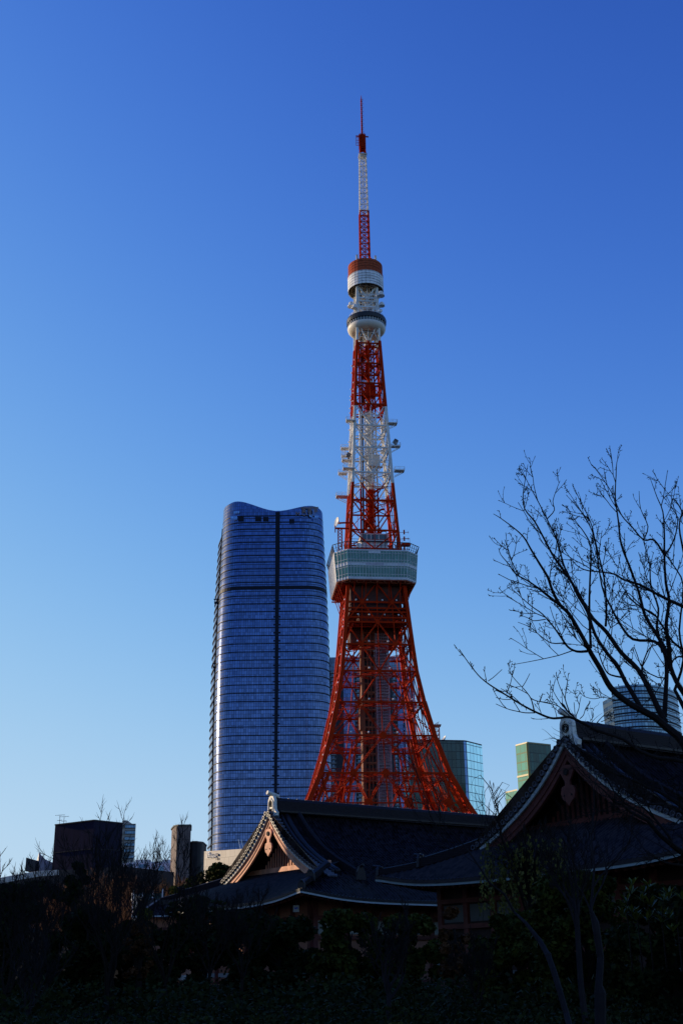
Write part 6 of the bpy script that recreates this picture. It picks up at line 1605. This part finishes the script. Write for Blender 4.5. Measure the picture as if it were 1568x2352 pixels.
# small bird on a low cherry branch
a = at(1293, 1621, 13.2); t = thing('bird', a, 'small dark bird perched on a cherry branch above the nearer hall gable', 'bird'); mb = MB()
mb.tube([a+Vector(q)*.42 for q in ((-.085, 0, .075), (-.055, 0, .06), (-.03, 0, .045), (0, 0, 0), (.035, 0, -.035), (.085, 0, -.10))], [.001, .009, .013, .017, .011, .004], 8)
mb.build('body', M_BARKB, t, smooth=True)
wa, wb = at(352, 2233, 119), at(436, 2233, 112.5); wa.z = wb.z = 0; wd = (wb-wa); wn2 = Vector((wd.y, -wd.x, 0)).normalized()
t = thing('plaster_wall', wa, 'sunlit salmon precinct wall with a white band, glimpsed low between the dark trees', 'wall')
mb = MB(); mb.obox(wa, wd, -wn2*.4, UP*2.6); mb.build('wall', M_RED, t)
mb = MB(); mb.obox(wa+UP*.95, wd, wn2*.04, UP*.42); mb.build('white_band', simple('white_band_plaster', (.7, .68, .6), .8, .05, 1), t)
mb = MB(); mb.bar(wa+UP*2.7-wn2*.2, wb+UP*2.7-wn2*.2, .8, .25); mb.build('coping', M_TILE2, t)
# --- gatehouse, netting, lamp posts at the left
GY = 112.0
a = at(350, 2100, GY); t = thing('gatehouse', (a.x, GY, 0), 'small tiled gatehouse with a sunlit plaster strip under its eave, left of the halls', 'gatehouse')
x0, x1 = at(303, 2100, GY).x, at(412, 2100, GY).x; ze_ = at(350, 2104, GY).z; zt_ = at(350, 2078, GY+3).z
mb = MB(); uvs = []
nn = int((x1-x0)/.34*4)
for i in range(nn+1):
    x = lerp(x0, x1, i/nn); b_ = .08*max(0, cos(2*pi*x/.34)); ins = 0
    for j in range(7): f = j/6; mb.v.append((x, GY+3*f, ze_+(zt_-ze_)*f**1.15+b_)); uvs.append((x, f*3.4))
for i in range(nn):
    for j in range(6): q = i*7+j; mb.f.append((q, q+7, q+8, q+1))
mb.build('roof', M_TILE, t, uvs=uvs)
mb = MB(); mb.bar((x0, GY+3, zt_+.15), (x1, GY+3, zt_+.15), .4, .5); mb.bar((lerp(x0, x1, .2), GY+.3, ze_+.3), (lerp(x0, x1, .45), GY+3, zt_+.3), .3, .35); mb.build('ridge', M_TILE2, t)
mb = MB(); mb.obox((x0+.4, GY+.9, 0), (x1-x0-.8, 0, 0), (0, 4, 0), (0, 0, ze_-.05)); mb.build('wall', M_BODY, t)
mb = MB(); mb.bar((x0, GY, ze_-.02), (x1, GY, ze_-.02), .12, .12); mb.build('fascia', M_EDGE, t)
mb = MB(); mb.obox((x0+.5, GY+.8, ze_-1.2), (x1-x0-1, 0, 0), (0, .08, 0), (0, 0, .25)); mb.build('timber_band', M_REDD, t)
NY = 122.0
a = at(340, 2075, NY); t = thing('netting_fence', (a.x, NY, 0), 'dark green netting fence with thin posts above the gatehouse roof', 'fence')
p0, p1 = at(306, 2078, NY), at(376, 2078, NY); zt_ = at(340, 2052, NY).z
mn, tt, bb = nodes('green_netting'); bb.inputs['Base Color'].default_value = (.012, .05, .045, 1); bb.inputs['Roughness'].default_value = .7
mb = MB(); mb.obox((p0.x, NY, p0.z-3), (p1.x-p0.x, 0, 0), (0, .04, 0), (0, 0, zt_-p0.z+3)); mb.build('netting', mn, t)
mb = MB()
for px in (307, 352, 374): q = at(px, 2052, NY); mb.bar((q.x, NY-.1, p0.z-3), (q.x, NY-.1, zt_+.4), .1)
mb.build('post', M_WHITE, t)
q = at(316, 2068, NY-1); t = thing('lit_hut', (q.x, NY-1, 0), 'tiny sunlit cream hut wall beside the green netting', 'hut'); mb = MB(); mb.obox((at(313, 2068, NY-1).x, NY-1.6, 0), (at(320, 2068, NY-1).x-at(313, 2068, NY-1).x, 0, 0), (0, 1.5, 0), (0, 0, at(316, 2058, NY-1).z)); mb.build('wall', simple('cream_wall', (.62, .5, .33), .7, .1, 1), t)
mb = MB(); zz_ = at(316, 2058, NY-1).z; mb.obox((at(312, 2068, NY-1).x, NY-1.8, zz_), (at(321, 2068, NY-1).x-at(312, 2068, NY-1).x, 0, 0), (0, 1.9, 0), (0, 0, .12)); mb.build('roof', M_EDGE2, t)
for i, px in enumerate((306, 327.5)):
    q = at(px, 2051, 116); t = thing('street_lamp', (q.x, 116, 0), ('dimmer left' if i == 0 else 'brighter right')+' thin white lamp post in front of the green netting', 'lamp post', 'lamp posts by the netting')
    mb = MB(); mb.tube([(q.x, 116, 0), (q.x, 116, q.z-.3)], [.06, .04], 6); mb.build('pole', M_WHITE, t)
    mb = MB(); mb.tube([(q.x, 116, q.z-.75), (q.x, 116, q.z-.65), (q.x, 116, q.z)], [.08, .14, .10], 8); mb.build('lamp_head', M_WHITE, t)
# understory hedges along the bottom
R = random.Random(3); mb = MB()
for k in range(900):
    Y = R.uniform(9, 30); px = R.uniform(-150, 1720); p = at(px, 2300, Y); h = R.uniform(.3, .6)
    leaves(mb, (p.x, Y, h*.8), (R.uniform(.35, .9), .5, h), 110, .085, R, shell=.3)
for k in range(420):
    Y = R.uniform(28, 72); px = R.uniform(-200, 1800); p = at(px, 2300, Y); leaves(mb, (p.x, Y, .6), (R.uniform(.8, 1.8), .8, R.uniform(.5, 1.1)), 90, .16, R, shell=.3)
o = mb.build('undergrowth', LF_DARK); tag(o, 'dark low leafy undergrowth along the bottom of the view', 'undergrowth', kind='stuff')
mb = MB()
for k in range(150):
    Y = R.uniform(10, 22); px = R.uniform(-50, 1000); p = at(px, 2300, Y); leaves(mb, (p.x, Y, R.uniform(.5, .75)), (.22, .22, .1), 30, .07, R, shell=.3)
o = mb.build('yellow_groundcover', LF_SUN); tag(o, 'patches of small yellowish leaves among the dark undergrowth', 'ground cover', kind='stuff')
